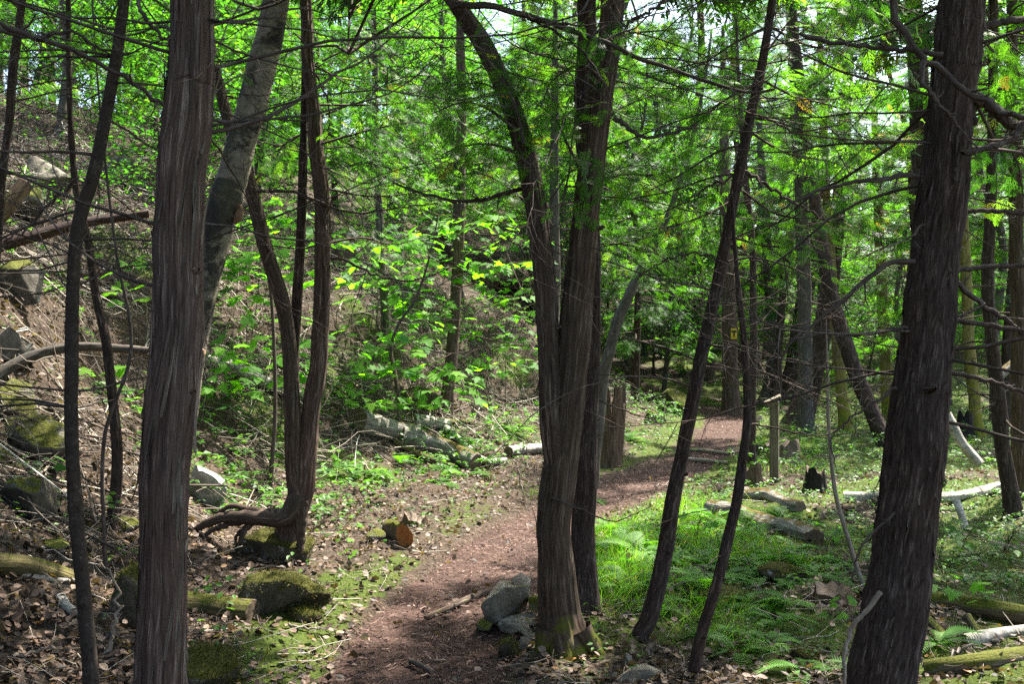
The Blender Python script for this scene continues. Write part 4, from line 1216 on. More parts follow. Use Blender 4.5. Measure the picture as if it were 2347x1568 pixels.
# ------------------------------------------------------------------ maple saplings: every leaf an object sharing one mesh
def leaf_mesh(name, mat, TV, TT):
    return MB().add(TV, None, TT, uv=TV[:, :2]).mesh(name, MAT[mat])
MAPLE_MESH = [leaf_mesh('leaf', 'maple', MAPLEV * np.array([a, 1, b]), MAPLET) for a, b in ((1.0, 1.0), (1.12, .5), (.9, 1.5))]
BUSHLEAFV = np.array([(0, 0, 0), (.2, .25, .05), (.27, .5, .06), (.16, .8, .0), (0, 1.0, -.10), (-.16, .8, .0), (-.27, .5, .06), (-.2, .25, .05), (0, .5, -.01)], float)
BUSHLEAFT = np.array([(8, i, (i + 1) % 8) for i in range(8)])
OVAL_MESH = [leaf_mesh('leaf', 'cover', BUSHLEAFV, BUSHLEAFT)]

def frame_mat(p, d, up, s):
    y = np.array(nrm(d)); x = nrm(np.cross(y, up)); z = np.cross(x, y)
    M = Matrix(((x[0], y[0], z[0], p[0]), (x[1], y[1], z[1], p[1]), (x[2], y[2], z[2], p[2]), (0, 0, 0, 1)))
    return M @ Matrix.Diagonal((s, s, s, 1))

def sapling(name, label, X, Y, tops, d=None, lsize=.11, per=8, meshes=None, group=None, rad=.30, stem_r=.007, lean_out=.4, cat='sapling'):
    """tops: layers (X, Y) of the leaf storeys in the view's units; the stem reaches the highest"""
    meshes = meshes or MAPLE_MESH
    base = ray_ground(X, Y) if d is None else None
    if base is None:
        p = at(X, Y, d); base = np.array([p[0], p[1], float(Z(p[0], p[1]))])
    root = thing(name, base, label, cat, group)
    dd = base[1]
    L = sorted([at(a, b, dd) + np.array([0, random.uniform(-.25, .25), 0]) for a, b in tops], key=lambda q: q[2])
    top = L[-1]
    P = cr(np.array([base - [0, 0, .05], base * .6 + top * .4 + rv(1, .03)[0], top]), 14)
    tw = Tw(); tw.add(P, np.linspace(stem_r, .002, 14))
    for q in L:
        i = int(np.clip(np.searchsorted(P[:, 2], q[2] - .15), 2, 12))
        if np.linalg.norm(q - P[i]) > .08:
            B = cr(np.array([P[i], (P[i] + q) / 2 + [0, 0, .03], q]), 6)
            tw.add(B, np.linspace(.0035, .0015, 6))
        for k in range(per):
            a = random.uniform(0, 6.283); r = rad * math.sqrt(random.random())
            c = q + np.array([math.cos(a) * r, math.sin(a) * r, random.gauss(0, .045)])
            dr = np.array([math.cos(a), math.sin(a), -.22 + random.gauss(0, .18)])
            tw.add(cr(np.array([q, (q + c) / 2 + [0, 0, .015], c]), 6), np.linspace(.0016, .0009, 6))
            o = link('leaf', random.choice(meshes), root)
            up = np.array([random.gauss(0, .35), random.gauss(-.42, .34), 1.])
            o.matrix_basis = frame_mat(c - base, dr, up, lsize * random.uniform(.65, 1.2))
    part('stem', tw.bake(MB(), 4), MAT['deadtwig'], root)
    return root
random.seed(21)
SAPS = [
    ('maple sapling low on the slope left of the three stemmed cedar', 640, 1000, [(620, 740), (650, 780), (600, 820), (640, 860), (590, 880)], 7, .11),
    ('maple sapling right of the short grey pole tree, leaves at mid slope', 930, 900, [(920, 720), (960, 740), (990, 710), (940, 780), (985, 770)], 8, .11),
    ('maple sapling upslope of the bent hillside trunk, right side', 1110, 890, [(1090, 760), (1130, 780), (1160, 750), (1110, 820), (1150, 840)], 8, .11),
    ('maple sapling on the bank right of the central cedar, by the grey sapling', 1450, 860, [(1430, 720), (1470, 740), (1500, 700), (1450, 780)], 8, .11),
    ('bright maple sapling on the bank above the trail boulder', 1560, 840, [(1540, 690), (1580, 700), (1510, 730), (1600, 660), (1560, 640)], 9, .12),
    ('maple sapling highest in the lime green band, left of the bent hillside trunk', 1000, 930, [(900, 560), (940, 590), (980, 560), (1000, 620), (930, 640), (960, 680)], 9, .12),
    ('maple sapling in the lime green band, just left of the central cedar', 1185, 900, [(1150, 560), (1190, 600), (1210, 640), (1130, 620), (1160, 660), (1100, 640)], 9, .12),
    ('maple sapling right of the three stemmed cedar with leaves at trunk height', 860, 900, [(800, 560), (840, 590), (870, 560), (820, 640), (880, 620)], 9, .12),
    ('maple sapling in the gap between the birch and the leftmost cedar stem', 575, 780, [(530, 480), (570, 500), (550, 540), (610, 520), (590, 460)], 9, .12),
    ('maple sapling seen through the stems of the three stemmed cedar', 690, 860, [(640, 500), (665, 560), (715, 540), (640, 600), (705, 620)], 8, .12),
    ('tallest maple sapling, its bright leaves around the bent hillside trunk', 1075, 985, [(960, 520), (1010, 540), (1060, 505), (1110, 530), (1150, 500), (1090, 580), (1180, 555), (990, 600), (1040, 620), (1130, 610), (1190, 600)], 9, .12),
    ('maple sapling with pale lime leaves against the left stem of the central cedar', 1160, 960, [(1160, 680), (1200, 720), (1130, 740), (1205, 770), (1180, 800), (1150, 830)], 8, .11),
    ('maple sapling spreading flat leaf storeys left of the bent hillside trunk', 925, 985, [(860, 770), (900, 800), (950, 780), (840, 830), (910, 860), (960, 840), (870, 900), (930, 930)], 9, .12),
    ('maple sapling close behind the three stemmed cedar, leaves low on the slope', 800, 960, [(790, 800), (760, 830), (830, 850), (790, 890), (850, 920), (770, 920)], 8, .11),
    ('maple sapling with broad leaves between the birch and the three stemmed cedar', 560, 880, [(540, 590), (580, 620), (520, 640), (600, 580), (560, 550), (620, 640), (545, 690)], 9, .12),
    ('low maple sapling in front of the white fallen birch log on the slope', 545, 1000, [(520, 780), (580, 800), (540, 840), (610, 830), (500, 880), (470, 930), (560, 900)], 7, .10),
    ('small maple sapling left of the shaggy cedar, leaves at mid height', 300, 960, [(280, 850), (310, 870), (265, 890), (325, 850), (295, 930)], 4, .09),
    ('maple sapling peeking out left of the shaggy cedar near the birch', 318, 760, [(310, 600), (330, 640), (320, 680)], 7, .11),
    ('maple sapling with leaves high in the gap left of the massive cedar', 1480, 800, [(1500, 640), (1540, 660), (1480, 690), (1520, 610), (1560, 700)], 8, .11),
    ('maple sapling on the slope in the notch of the central forked cedar', 1230, 930, [(1220, 850), (1190, 900), (1210, 930)], 7, .10),
    ('maple sapling high on the slope behind the bent hillside trunk', 1120, 800, [(1100, 680), (1050, 700), (1140, 700), (1080, 730), (1010, 720)], 8, .11),
    ('maple sapling with drooping leaves halfway between trunk and path', 1010, 1010, [(985, 900), (1030, 880), (1050, 930), (1075, 860), (1000, 840)], 8, .11),
    ('maple sapling up the slope beside the short grey pole tree', 855, 840, [(850, 690), (900, 700), (830, 740), (880, 650), (930, 660)], 8, .11),
]
for lab, X, Y, tops, per, ls in SAPS:
    sapling('maple_sapling', lab, X, Y, tops, None, ls * 1.38, int(per * 1.25), rad=.46)
PL = [
    ('small oval leaved plant in front of the dark log by the shaggy cedar', 500, 1385, [(490, 1330), (520, 1350), (545, 1340), (470, 1345)], 5, .055, 'oval'),
    ('small leafy seedling under the end of the dark log', 515, 1440, [(500, 1410), (525, 1425)], 5, .05, 'oval'),
    ('bright leafy plant right of the massive cedar, larger of two', 2190, 1280, [(2160, 1200), (2200, 1215), (2240, 1190), (2180, 1240)], 6, .085, 'oval'),
    ('bright leafy plant at the right edge below the white birch log', 2290, 1270, [(2270, 1200), (2310, 1220), (2330, 1195), (2290, 1240)], 6, .085, 'oval'),
    ('leafy seedling in front of the black hollow left of the massive cedar', 1945, 1425, [(1915, 1395), (1940, 1390), (1960, 1400)], 3, .07, 'maple'),
    ('maple seedling in the grass behind the thin leaning cedar', 1600, 1240, [(1575, 1190), (1600, 1180), (1640, 1195)], 3, .08, 'maple'),
    ('maple seedling with one wide leaf on the right of the twin logs', 1915, 1255, [(1900, 1215), (1930, 1222)], 3, .08, 'maple'),
    ('leafy seedling right of the massive cedar near the mossy log', 2200, 1400, [(2185, 1335), (2215, 1345), (2160, 1350)], 4, .08, 'maple'),
    ('spiky leaved plant against the boulders at the left edge', 65, 1160, [(50, 1070), (30, 1090), (80, 1085)], 6, .09, 'oval'),
    ('seedling with small green leaves right of the slender smooth trunk', 262, 1420, [(255, 1385), (270, 1395)], 4, .055, 'oval'),
    ('green seedling on the leaf litter below the three stemmed cedar', 805, 1265, [(790, 1235), (820, 1242)], 5, .055, 'maple'),
    ('green seedling on the leaf litter just left of the path bend', 650, 1335, [(640, 1310), (660, 1295)], 4, .05, 'oval'),
    ('low plant with wide leaves behind the pale fallen log', 1150, 1000, [(1130, 930), (1180, 940), (1100, 950), (1210, 960)], 6, .085, 'maple'),
    ('low plant with wide leaves at the foot of the slope left of the grey logs', 770, 1080, [(745, 1030), (790, 1040), (830, 1060), (760, 1060)], 6, .075, 'maple'),
    ('small plant of dull green leaves behind the shaggy cedar foot', 215, 1200, [(225, 1140), (235, 1160)], 5, .055, 'oval'),
]
for lab, X, Y, tops, per, ls, k in PL:
    sapling('seedling', lab, X, Y, tops, None, ls, per, MAPLE_MESH if k == 'maple' else OVAL_MESH, None, .13, .0028, cat='plant')

# ------------------------------------------------------------------ ferns
def frond_mesh():
    V, T = [], []
    def tri(a, b, c):
        n = len(V); V.extend([a, b, c]); T.append((n, n + 1, n + 2))
    def rach(t): return np.array([0, t * .88, .55 * t - .75 * t * t])
    n = 17
    for i in range(n):
        t = .14 + .84 * i / (n - 1)
        L = .30 * math.sin(math.pi * (.18 + .82 * (1 - t)) ** .8) ** .9 * (1.05 - .35 * t) + .015
        c = rach(t)
        for s in (-1, 1):
            tip = c + np.array([s * L, .10 + .10 * t, -.10 * L])
            w = .026
            b0, b1 = c + [0, -w, 0], c + [0, w, 0]
            mid = (c + tip) / 2 + [0, 0, .012]
            tri(b0, mid + [0, -w * .9, 0], mid + [0, w * .9, 0]) ; tri(b0, mid + [0, w * .9, 0], b1); tri(mid + [0, -w * .9, 0], tip, mid + [0, w * .9, 0])
    mb = MB().add(np.array(V), None, np.array(T), tint=.3)
    P = np.array([rach(t) for t in np.linspace(0, 1, 9)])
    v, q, uv = tubes(P, np.linspace(.009, .003, 9), 3)
    mb.add(v, q, uv=uv, tint=.6)
    return mb.mesh('frond', MAT['fern'])
FROND = frond_mesh()
def fern(label, p, size, n=7, group=None):
    root = thing('fern', p, label, 'fern', group)
    a0 = random.random() * 6.28
    for k in range(n):
        a = a0 + k * 6.283 / n + random.gauss(0, .25)
        o = link('frond', FROND, root)
        s = size * random.uniform(.7, 1.15)
        o.matrix_basis = Matrix.Rotation(a, 4, 'Z') @ Matrix.Rotation(random.uniform(-.15, .4), 4, 'X') @ Matrix.Diagonal((s, s, s, 1))
    return root
random.seed(8)
FERNS = [(1440, 1010, .42, 'dark fern right of the jagged stump, beside the trail'), (1425, 1245, .36, 'bright fern against the right side of the central cedar pair'), (1470, 1275, .40, 'bright fern in the tall grass, nearest the leaning thin cedar'),
         (1400, 1275, .34, 'pale fern half hidden by the straight darker cedar'), (1440, 1330, .30, 'yellow green fern low in the grass below the others'), (1050, 1010, .40, 'fern with feathered fronds above the pale fallen log'), (1065, 1095, .36, 'fern in front of the lichen grey logs'),
         (910, 1060, .34, 'fern standing before the dark hollow of the grey logs'), (985, 1080, .30, 'small fern left of the pale branch on the mossy bank'), (1180, 990, .38, 'fern high on the bank behind the pale log'), (835, 1090, .34, 'fern growing at the bank foot near the three stemmed cedar'),
         (1010, 1110, .28, 'low fern on the brown litter in front of the bank'), (1560, 1040, .28, 'little fern against the trail edge before the leaning cedar'), (1640, 1190, .34, 'fern arching over the end of the twin birch logs'), (1780, 1290, .30, 'fern on the mossy flat below the twin logs'),
         (1690, 1500, .24, 'fern beside the foot of the thin bare stem'), (1760, 1480, .22, 'fern among dead leaves right of the thin bare stem'), (1840, 1540, .24, 'fern at the bottom edge left of the massive cedar'), (1990, 1560, .22, 'fern tucked at the foot of the massive cedar'),
         (2150, 1480, .24, 'fern right of the massive cedar above the lower mossy log'), (1640, 1460, .20, 'tiny fern between the leaning cedar and the thin stem'), (1500, 1400, .22, 'fern under the leaning cedar by the stones'), (1720, 1270, .30, 'yellow fern by the thin stem in the grass'),
         (1790, 1190, .30, 'fern leaning on the upper birch log'), (1620, 1300, .30, 'pale fern in the grass left of the thin bare stem'), (1360, 1150, .26, 'fern at the trail side behind the straight dark cedar')]
for X, Y, s, lab in FERNS:
    p = ray_ground(X, Y)
    fern(lab, p, s, random.randint(5, 8))
for X, Y in [(1395, 1215), (1500, 1230), (1530, 1285), (1455, 1300), (1585, 1265), (1690, 1230), (1745, 1235), (1820, 1265), (1880, 1290), (1905, 1240), (1660, 1330), (1730, 1390), (1810, 1390), (1545, 1340), (1600, 1380), (1405, 1300), (1560, 1215), (1620, 1345), (1860, 1330), (1780, 1430), (1440, 1225), (1475, 1255), (1520, 1255), (1420, 1350), (1600, 1225), (1655, 1285), (1710, 1300), (1760, 1330), (1840, 1290), (1930, 1300), (1550, 1300), (1490, 1350)]:
    fern('small bright fern mixed into the grass right of the central cedar', ray_ground(X, Y), random.uniform(.2, .34), random.randint(5, 8), 'small ferns in the grass')
# ------------------------------------------------------------------ rocks
def _ico(sub):
    bm = bmesh.new(); bmesh.ops.create_icosphere(bm, subdivisions=sub, radius=1)
    V = np.array([v.co[:] for v in bm.verts]); T = np.array([[v.index for v in f.verts] for f in bm.faces]); bm.free()
    return V, T
ICO = {k: _ico(k) for k in (3, 4, 5)}
def rock(label, c, size, mat='rock', seed=0, rotz=0., tilt=0., cuts=7, rough=.10, name='rock', sub=4, cat='rock', group=None, flat=.25):
    V, T = ICO[sub]
    rs = np.random.default_rng(seed + 900)
    r = 1.12 + (fbm(V[:, 0] * 1.6 + seed, V[:, 1] * 1.6, V[:, 2] * 1.6, seed, 3) - .5) * rough * 5
    P = V * r[:, None]
    for _ in range(int(cuts * 1.7)):                         # planar facets
        n = nrm(rs.normal(size=3)); dd = rs.uniform(.42, .86)
        s = P @ n
        P = P - np.maximum(s - dd, 0)[:, None] * n * .985
    P = P * (1 + (fbm(P[:, 0] * 7 + seed, P[:, 1] * 7, P[:, 2] * 7, seed, 4) - .5) * rough * 1.1)[:, None] * np.array(size) * 1.12
    ct, st = math.cos(tilt), math.sin(tilt)
    P = P @ np.array([[1, 0, 0], [0, ct, st], [0, -st, ct]]) if tilt else P
    cz, sz = math.cos(rotz), math.sin(rotz)
    P = P @ np.array([[cz, sz, 0], [-sz, cz, 0], [0, 0, 1]])
    me = MB().add(P, None, T, uv=P[:, :2]).mesh(name, MAT[mat], smooth=True)
    o = link(name, me, None, tuple(float(a) for a in c))
    return tag(o, label, cat, group)
def rock_px(label, X, Y, hw, hh, mat='rock', seed=0, depth=None, back=.0, **k):
    """centre (X, Y), half width and half height in view units, resting on the ground below it"""
    g = ray_ground(X, Y + hh * .75)
    d = g[1] + hw / F * g[1] * .5 if depth is None else depth
    c = at(X, Y, d)
    w, h = hw / F * d * 1.12, hh / F * d * 1.15
    return rock(label, c, (w, k.pop('dy', w * .8), h), mat, seed, **k)

def slab(label, pts, d0, mat='rockbare', seed=1, sub=4):
    """angular stone from the corners (X, Y, depth behind d0)"""
    bm = bmesh.new()
    P = [at(x, y, d0 + dz) for x, y, dz in pts]
    c = np.mean(P, 0)
    for p in P: bm.verts.new(Vector(p - c))
    r = bmesh.ops.convex_hull(bm, input=list(bm.verts))
    for v in [v for v in bm.verts if not v.link_faces]: bm.verts.remove(v)
    bmesh.ops.bevel(bm, geom=list(bm.edges), offset=.003, segments=1, affect='EDGES')
    bmesh.ops.triangulate(bm, faces=list(bm.faces))
    bmesh.ops.subdivide_edges(bm, edges=[e_ for e_ in bm.edges if e_.calc_length() > .03], cuts=sub, use_grid_fill=True)
    bmesh.ops.triangulate(bm, faces=list(bm.faces))
    bm.normal_update()
    for v in bm.verts:
        q = v.co + Vector(c)
        n1 = float(fbm(q.x * 22, q.y * 22, q.z * 22, seed, 3)) - .5; n2 = float(fbm(q.x * 7, q.y * 7, q.z * 7, seed + 9, 2)) - .5
        v.co += v.normal * (n1 * .009 + n2 * .012)
    me = bpy.data.meshes.new('rock'); bm.to_mesh(me); bm.free()
    me.materials.append(MAT[mat])
    me.polygons.foreach_set('use_smooth', np.full(len(me.polygons), False))
    return tag(link('rock', me, None, tuple(float(a) for a in c)), label, 'rock')
dS = float(ray_ground(1124, 1436)[1]) - .02
slab('large flat faced grey stone leaning at the foot of the central cedar', [(1101, 1392, 0), (1112, 1426, 0), (1124, 1434, 0), (1150, 1424, .0), (1188, 1390, .02), (1211, 1364, .03), (1212, 1343, .04), (1158, 1347, -.03), (1106, 1382, .0), (1124, 1358, .14), (1146, 1332, .18), (1176, 1331, .18), (1205, 1400, .2), (1125, 1430, .14), (1215, 1355, .2)], dS, seed=3)
slab('squarish grey stone on top of the pile beside the central cedar', [(1172, 1327, .10), (1193, 1312, .16), (1216, 1326, .12), (1214, 1345, .06), (1178, 1346, .04), (1190, 1318, .26), (1216, 1330, .26), (1180, 1345, .22)], dS, seed=5)
slab('long pale stone low in the pile beside the central cedar', [(1137, 1432, -.03), (1147, 1420, -.05), (1188, 1408, .0), (1222, 1403, .02), (1226, 1428, -.05), (1190, 1448, -.09), (1172, 1455, -.08), (1146, 1448, -.05), (1150, 1420, .1), (1220, 1405, .14), (1210, 1440, .12)], dS, seed=7)
slab('small pale wedge stone in the pile, touching the central cedar', [(1187, 1445, -.12), (1196, 1431, -.10), (1226, 1446, -.12), (1204, 1458, -.14), (1200, 1433, -.02), (1224, 1450, -.02), (1190, 1455, -.04)], dS, seed=11)
slab('grey stone lowest in the pile, against the central cedar foot', [(1185, 1488, -.22), (1191, 1462, -.22), (1218, 1451, -.2), (1241, 1450, -.2), (1243, 1478, -.26), (1222, 1498, -.30), (1196, 1464, -.08), (1238, 1452, -.06), (1230, 1495, -.10), (1190, 1492, -.12)], dS, seed=13)
slab('little brown grey stone between the large stone and the trunk', [(1208, 1372, .02), (1224, 1362, .05), (1236, 1372, .02), (1234, 1400, .0), (1212, 1402, .0), (1214, 1366, .12), (1234, 1380, .12), (1214, 1400, .1)], dS, 'rock', seed=17)
slab('mossy flat stone left of the large stone of the pile', [(1090, 1432, -.02), (1104, 1418, .0), (1130, 1430, -.06), (1122, 1446, -.08), (1098, 1446, -.05), (1100, 1420, .14), (1126, 1432, .12), (1096, 1444, .1)], dS, 'rock', seed=19)
rock_px('small moss cushion below the lowest stone of the pile', 1170, 1488, 20, 18, 'mossmound', 217, cuts=2, rough=.12, name='mossy_rock', sub=3)
rock_px('tan stone at the bottom edge right of the central cedar', 1470, 1550, 52, 26, 'rockbare', 23, rotz=-.3, cuts=10, rough=.05)
rock_px('thin upright pale chip of stone near the bottom right of the central cedar', 1438, 1512, 8, 12, 'rockbare', 29, cuts=8, sub=3)
rock_px('mossy boulder beside the trail where it leaves the view', 1545, 925, 40, 32, 'rock', 31)
rock_px('grey mossy boulder left of the trail end, lower of two', 1500, 960, 22, 14, 'rock', 33, sub=3)
rock_px('big mossy boulder at the left edge, under the hollow', 72, 1150, 76, 62, 'rock', 37, sub=5)
rock_px('grey boulder with leaf covered top above the hollow at the left edge', 90, 1010, 86, 52, 'rock', 41, sub=5, cuts=10)
rock_px('moss capped boulder at the left edge halfway up', 30, 930, 66, 46, 'rock', 43, sub=5)
rock_px('pale violet grey rock high at the left edge', 18, 800, 54, 40, 'rockbare', 47)
rock_px('tall grey rock face at the left edge below the fallen trunks', 40, 650, 60, 66, 'rock', 53, sub=5, cuts=10)
rock_px('bluish grey slab on the slope behind the smooth dark trunk', 115, 420, 50, 62, 'rockbare', 59, cuts=11)
rock_px('broad ledge of grey rock upslope near the left edge', 40, 470, 70, 40, 'rock', 61, cuts=10)
rock_px('angular grey rock upslope left of the shaggy cedar', 290, 400, 48, 44, 'rock', 67, cuts=9)
rock_px('small pale rock by the thin dead stem on the left', 290, 1205, 26, 17, 'rock', 71, sub=3)
rock_px('half buried grey rock above the mossy log at the left edge', 120, 1250, 56, 20, 'rock', 73)
rock_px('dark rock with a white quartz streak just right of the shaggy cedar', 478, 1120, 48, 62, 'rockwhite', 79, sub=5, cuts=10, tilt=.2)
rock_px('moss covered hump of rock on the left of the path', 650, 1372, 76, 44, 'mossmound', 83, name='mossy_rock', rough=.09, cuts=3, sub=5)
rock_px('mossy hump under the roots of the three stemmed cedar', 640, 1262, 72, 40, 'mossmound', 89, name='mossy_rock', rough=.10, cuts=5, sub=5)
rock_px('low mossy rock near the bottom left of the path', 480, 1545, 76, 44, 'mossmound', 91, name='mossy_rock', rough=.1, cuts=4, sub=5)
rock_px('dark mossy upright rock hidden behind the shaggy cedar foot', 300, 1370, 38, 78, 'mossmound', 95, name='mossy_rock', rough=.1, cuts=6)
rock_px('small mossy clump of rock right of the low mossy rock', 690, 1410, 30, 16, 'mossmound', 97, name='mossy_rock', cuts=4)
rock_px('mossy hummock at the far left of the grass under the thin stem', 1650, 1370, 44, 24, 'mossmound', 99, name='mossy_rock', cuts=3, rough=.12)
rock_px('mossy hummock among dead leaves left of the massive cedar foot', 1850, 1510, 40, 24, 'mossmound', 101, name='mossy_rock', cuts=3, rough=.12)
rock_px('mossy hummock in the middle of the mossy flat', 1790, 1310, 44, 18, 'mossmound', 103, name='mossy_rock', cuts=3, rough=.12)
rock_px('pale grey rock on the slope beside the fallen dark trunk', 1290, 690, 22, 26, 'rock', 107, sub=3)
rock_px('grey rock half under the fallen dark trunk on the slope', 1120, 620, 40, 24, 'rock', 109, sub=3)
rock_px('round mossy rock on the slope behind the maple saplings', 960, 920, 40, 24, 'mossmound', 113, name='mossy_rock', sub=3, cuts=3)
rock_px('small dark rock on the leaf litter near the orange sawn block', 855, 1230, 22, 14, 'rock', 117, sub=3)
rock_px('pale round stone on the trail edge beside the post', 1740, 962, 10, 8, 'rockbare', 119, sub=3)
rock_px('mossy stone on the bank above the trail, left of the jagged stump', 1300, 1020, 40, 22, 'mossmound', 121, name='mossy_rock', sub=3, cuts=4)

# ------------------------------------------------------------------ logs
def log(name, label, pts, hw, mat='mosslog', d=None, lift=.4, ns=26, taper=.85, amp=.007, cat='log', ends=True, group=None, wob=.0, cell=.03, st=.3):
    """pts (X, Y[, depth]) along the axis; hw half width in view units. Lies on the ground unless depths are given"""
    P = []
    for q in pts:
        if len(q) > 2: p = at(*q)
        elif d is not None: p = at(q[0], q[1], d)
        else:
            g = ray_ground(q[0], q[1] + hw * .8); r = hw / F * g[1]
            p = np.array([g[0], g[1] + r * .4, float(Z(g[0], g[1] + r * .4)) + r * lift])
        P.append(p)
    P = np.array(P)
    dm = P[:, 1].mean(); r = hw / F * dm
    n = max(14, int(np.linalg.norm(P[-1] - P[0]) / .03))
    n = min(n, 120)
    C = cr(P, n)
    if wob: C[1:-1] += np.stack([(fbm(np.arange(n - 2) * .12, k * 9.1, 0, 3, 2) - .5) * wob for k in range(3)], -1)
    R = np.linspace(r, r * taper, n)
    V, Q, uv = tubes(C, R, ns, seam=True, disp=bark_disp(amp, cell, st, random.randrange(99), 0, .2, lump=.10))
    me = MB().add(V, Q, uv=uv)
    o = thing(name, (P[0] + P[-1]) / 2, label, cat, group)
    part('bark', me, MAT[mat], o)
    if ends:
        for e, sg in ((0, -1), (-1, 1)):
            t = nrm(C[e] - C[1 if e == 0 else -2])
            ring = V.reshape(n, ns + 1, 3)[e, :ns]
            cen = ring.mean(0)
            VV = np.vstack([cen + t * .004, (ring - cen) * .96 + cen + t * .004, ring + t * 0])
            Tt = [(0, 1 + k, 1 + (k + 1) % ns) for k in range(ns)]
            Qt = [(1 + k, 1 + ns + k, 1 + ns + (k + 1) % ns, 1 + (k + 1) % ns) for k in range(ns)]
            part('cut_end', MB().add(VV, Qt, Tt, uv=VV[:, :2]), MAT['endgrain'], o, smooth=False)
    return o
random.seed(31)
log('log', 'mossy decaying log lying at the left edge behind the white stick', [(-40, 1288), (60, 1300), (170, 1322)], 25, 'rottenlog')
log('log', 'dark mossy log ending in the litter right of the shaggy cedar', [(330, 1370), (450, 1383), (578, 1402)], 30, 'rottenlog', taper=1.0)
log('birch_log', 'lower and longer of the twin fallen birch logs in the grass', [(1625, 1158), (1740, 1190), (1868, 1232)], 20, 'greylog', taper=1.0, lift=.5, amp=.016, wob=.05)
log('birch_log', 'upper twin birch log with rusty moss, ending in a dark broken end', [(1700, 1128), (1760, 1140), (1836, 1162)], 16, 'greylog', lift=.5, amp=.016, wob=.05)
log('birch_log', 'white birch log lying across behind the massive right cedar', [(1935, 1142), (2070, 1146), (2200, 1140), (2300, 1115)], 12, 'birchlog', taper=.9, lift=.9)
log('birch_log', 'short upright leaning white birch piece right of the massive cedar', [(2192, 1150, 8.0), (2203, 1180, 7.9), (2212, 1215, 7.8)], 9, 'birchlog', ns=14)
log('log', 'thick moss covered log at the right edge, upper of two', [(2140, 1372), (2230, 1385), (2380, 1412)], 24, 'mosslog')
log('log', 'moss covered log at the bottom right corner', [(2125, 1532), (2240, 1520), (2380, 1498)], 20, 'mosslog', taper=1.1)
log('birch_log', 'pale broken birch bough at the right edge above the corner log', [(2215, 1472), (2280, 1460), (2380, 1448)], 13, 'birchlog', taper=1.1, lift=.8)
log('log', 'short mossy stub propped on the pale broken birch bough', [(2215, 1412, 5.2), (2232, 1440, 5.15), (2250, 1462, 5.1)], 9, 'mosslog', ns=14)
log('birch_log', 'white birch stick with an orange cut end at the left edge', [(0, 1306), (60, 1322), (155, 1336)], 7, 'birchlog', ns=14, lift=1.2)
log('birch_log', 'short curved white birch stick near the smooth dark trunk', [(136, 1372), (152, 1395), (178, 1412)], 9, 'birchlog', ns=14, lift=1.0)
log('log', 'thick lichen grey log with a dark hollow beneath it on the bank', [(820, 975), (900, 995), (960, 1005)], 27, 'greylog', lift=.8)
log('log', 'lichen speckled log continuing right of the hollow on the bank', [(915, 1005), (1000, 1030), (1090, 1062)], 25, 'greylog', lift=.7)
log('birch_log', 'short piece of white birch resting on the lichen grey logs', [(945, 968), (985, 972), (1030, 980)], 13, 'birchlog', lift=1.1)
log('birch_log', 'broken white birch length on the bank beside the central cedar', [(1165, 1038), (1200, 1032), (1245, 1030)], 12, 'birchlog', lift=.9)
log('log', 'pale splintered branch lying down the bank right of the grey logs', [(1020, 985), (1070, 1030), (1110, 1062), (1160, 1060)], 9, 'birchlog', ns=14, lift=1.0)
log('log', 'mossy rod lying along the bank under the hillside tree', [(985, 966), (1040, 966), (1085, 970)], 9, 'mosslog', ns=14)
log('birch_log', 'fallen pale birch trunk sloping down the hillside past the three stemmed cedar', [(462, 832), (560, 868), (640, 905), (705, 935)], 15, 'birchlog', lift=1.3, wob=.05)
log('pole', 'long yellowish fallen pole across the slope left of the shaggy cedar', [(20, 572), (130, 628), (240, 682), (350, 702)], 8, 'palewood', ns=14, lift=2.2)
log('log', 'weathered brown log on the slope behind the central cedar', [(1105, 642), (1160, 655), (1235, 705)], 22, 'brownstump', lift=.9)
log('log', 'crooked grey bough arching over the boulders at the left edge', [(-30, 880, 6.2), (30, 838, 6.3), (100, 808, 6.4), (200, 795, 6.5), (340, 805, 6.6)], 14, 'greybark', ns=16, taper=.55, ends=False)
log('log', 'dark broken trunk slanting over the slope at the far left', [(-30, 572, 7.6), (80, 540, 7.7), (200, 510, 7.8), (340, 490, 7.9)], 15, 'cedar_dark', ns=16, taper=.6, ends=False)
log('log', 'reddish split trunk at the left edge of the slope', [(-30, 520, 8.2), (20, 470, 8.3), (60, 420, 8.4)], 20, 'brownstump', ns=16)
log('log', 'brown rotting branch lying on the bank below the grey logs', [(905, 1015), (960, 1045), (1010, 1062), (1040, 1075)], 9, 'brownstump', ns=14, lift=.8)
log('pole', 'pale pole lying across the far end of the trail', [(1575, 1052), (1620, 1056), (1668, 1062)], 5, 'palewood', ns=10, lift=.6)
log('pole', 'second pale pole across the trail, just beyond the first', [(1560, 1030), (1610, 1032), (1672, 1040)], 4, 'palewood', ns=10, lift=.6)
log('root', 'bare root crossing the path from the stones', [(1128, 1348), (1080, 1365), (1030, 1390), (975, 1412)], 8, 'cedar_brown', ns=14, taper=.45, lift=.1, cat='root')
log('stick', 'short dark stick at the bottom of the path', [(942, 1515), (970, 1530), (990, 1542)], 6, 'deadtwig', ns=10, cat='stick', lift=.6)
log('log', 'leaning white streaked log right of the massive cedar trunk', [(2168, 950, 9.4), (2200, 1010, 9.3), (2245, 1065, 9.2)], 12, 'birchlog', ns=14)
log('log', 'thick pale trunk fallen at the right edge halfway up', [(2280, 870, 10.5), (2320, 835, 10.6), (2370, 800, 10.7)], 11, 'greylog', ns=14)
log('log', 'pale bare log on the far slope beyond the leaning row of cedars', [(1800, 752), (1860, 748), (1940, 742)], 8, 'palewood', ns=10, lift=1.)
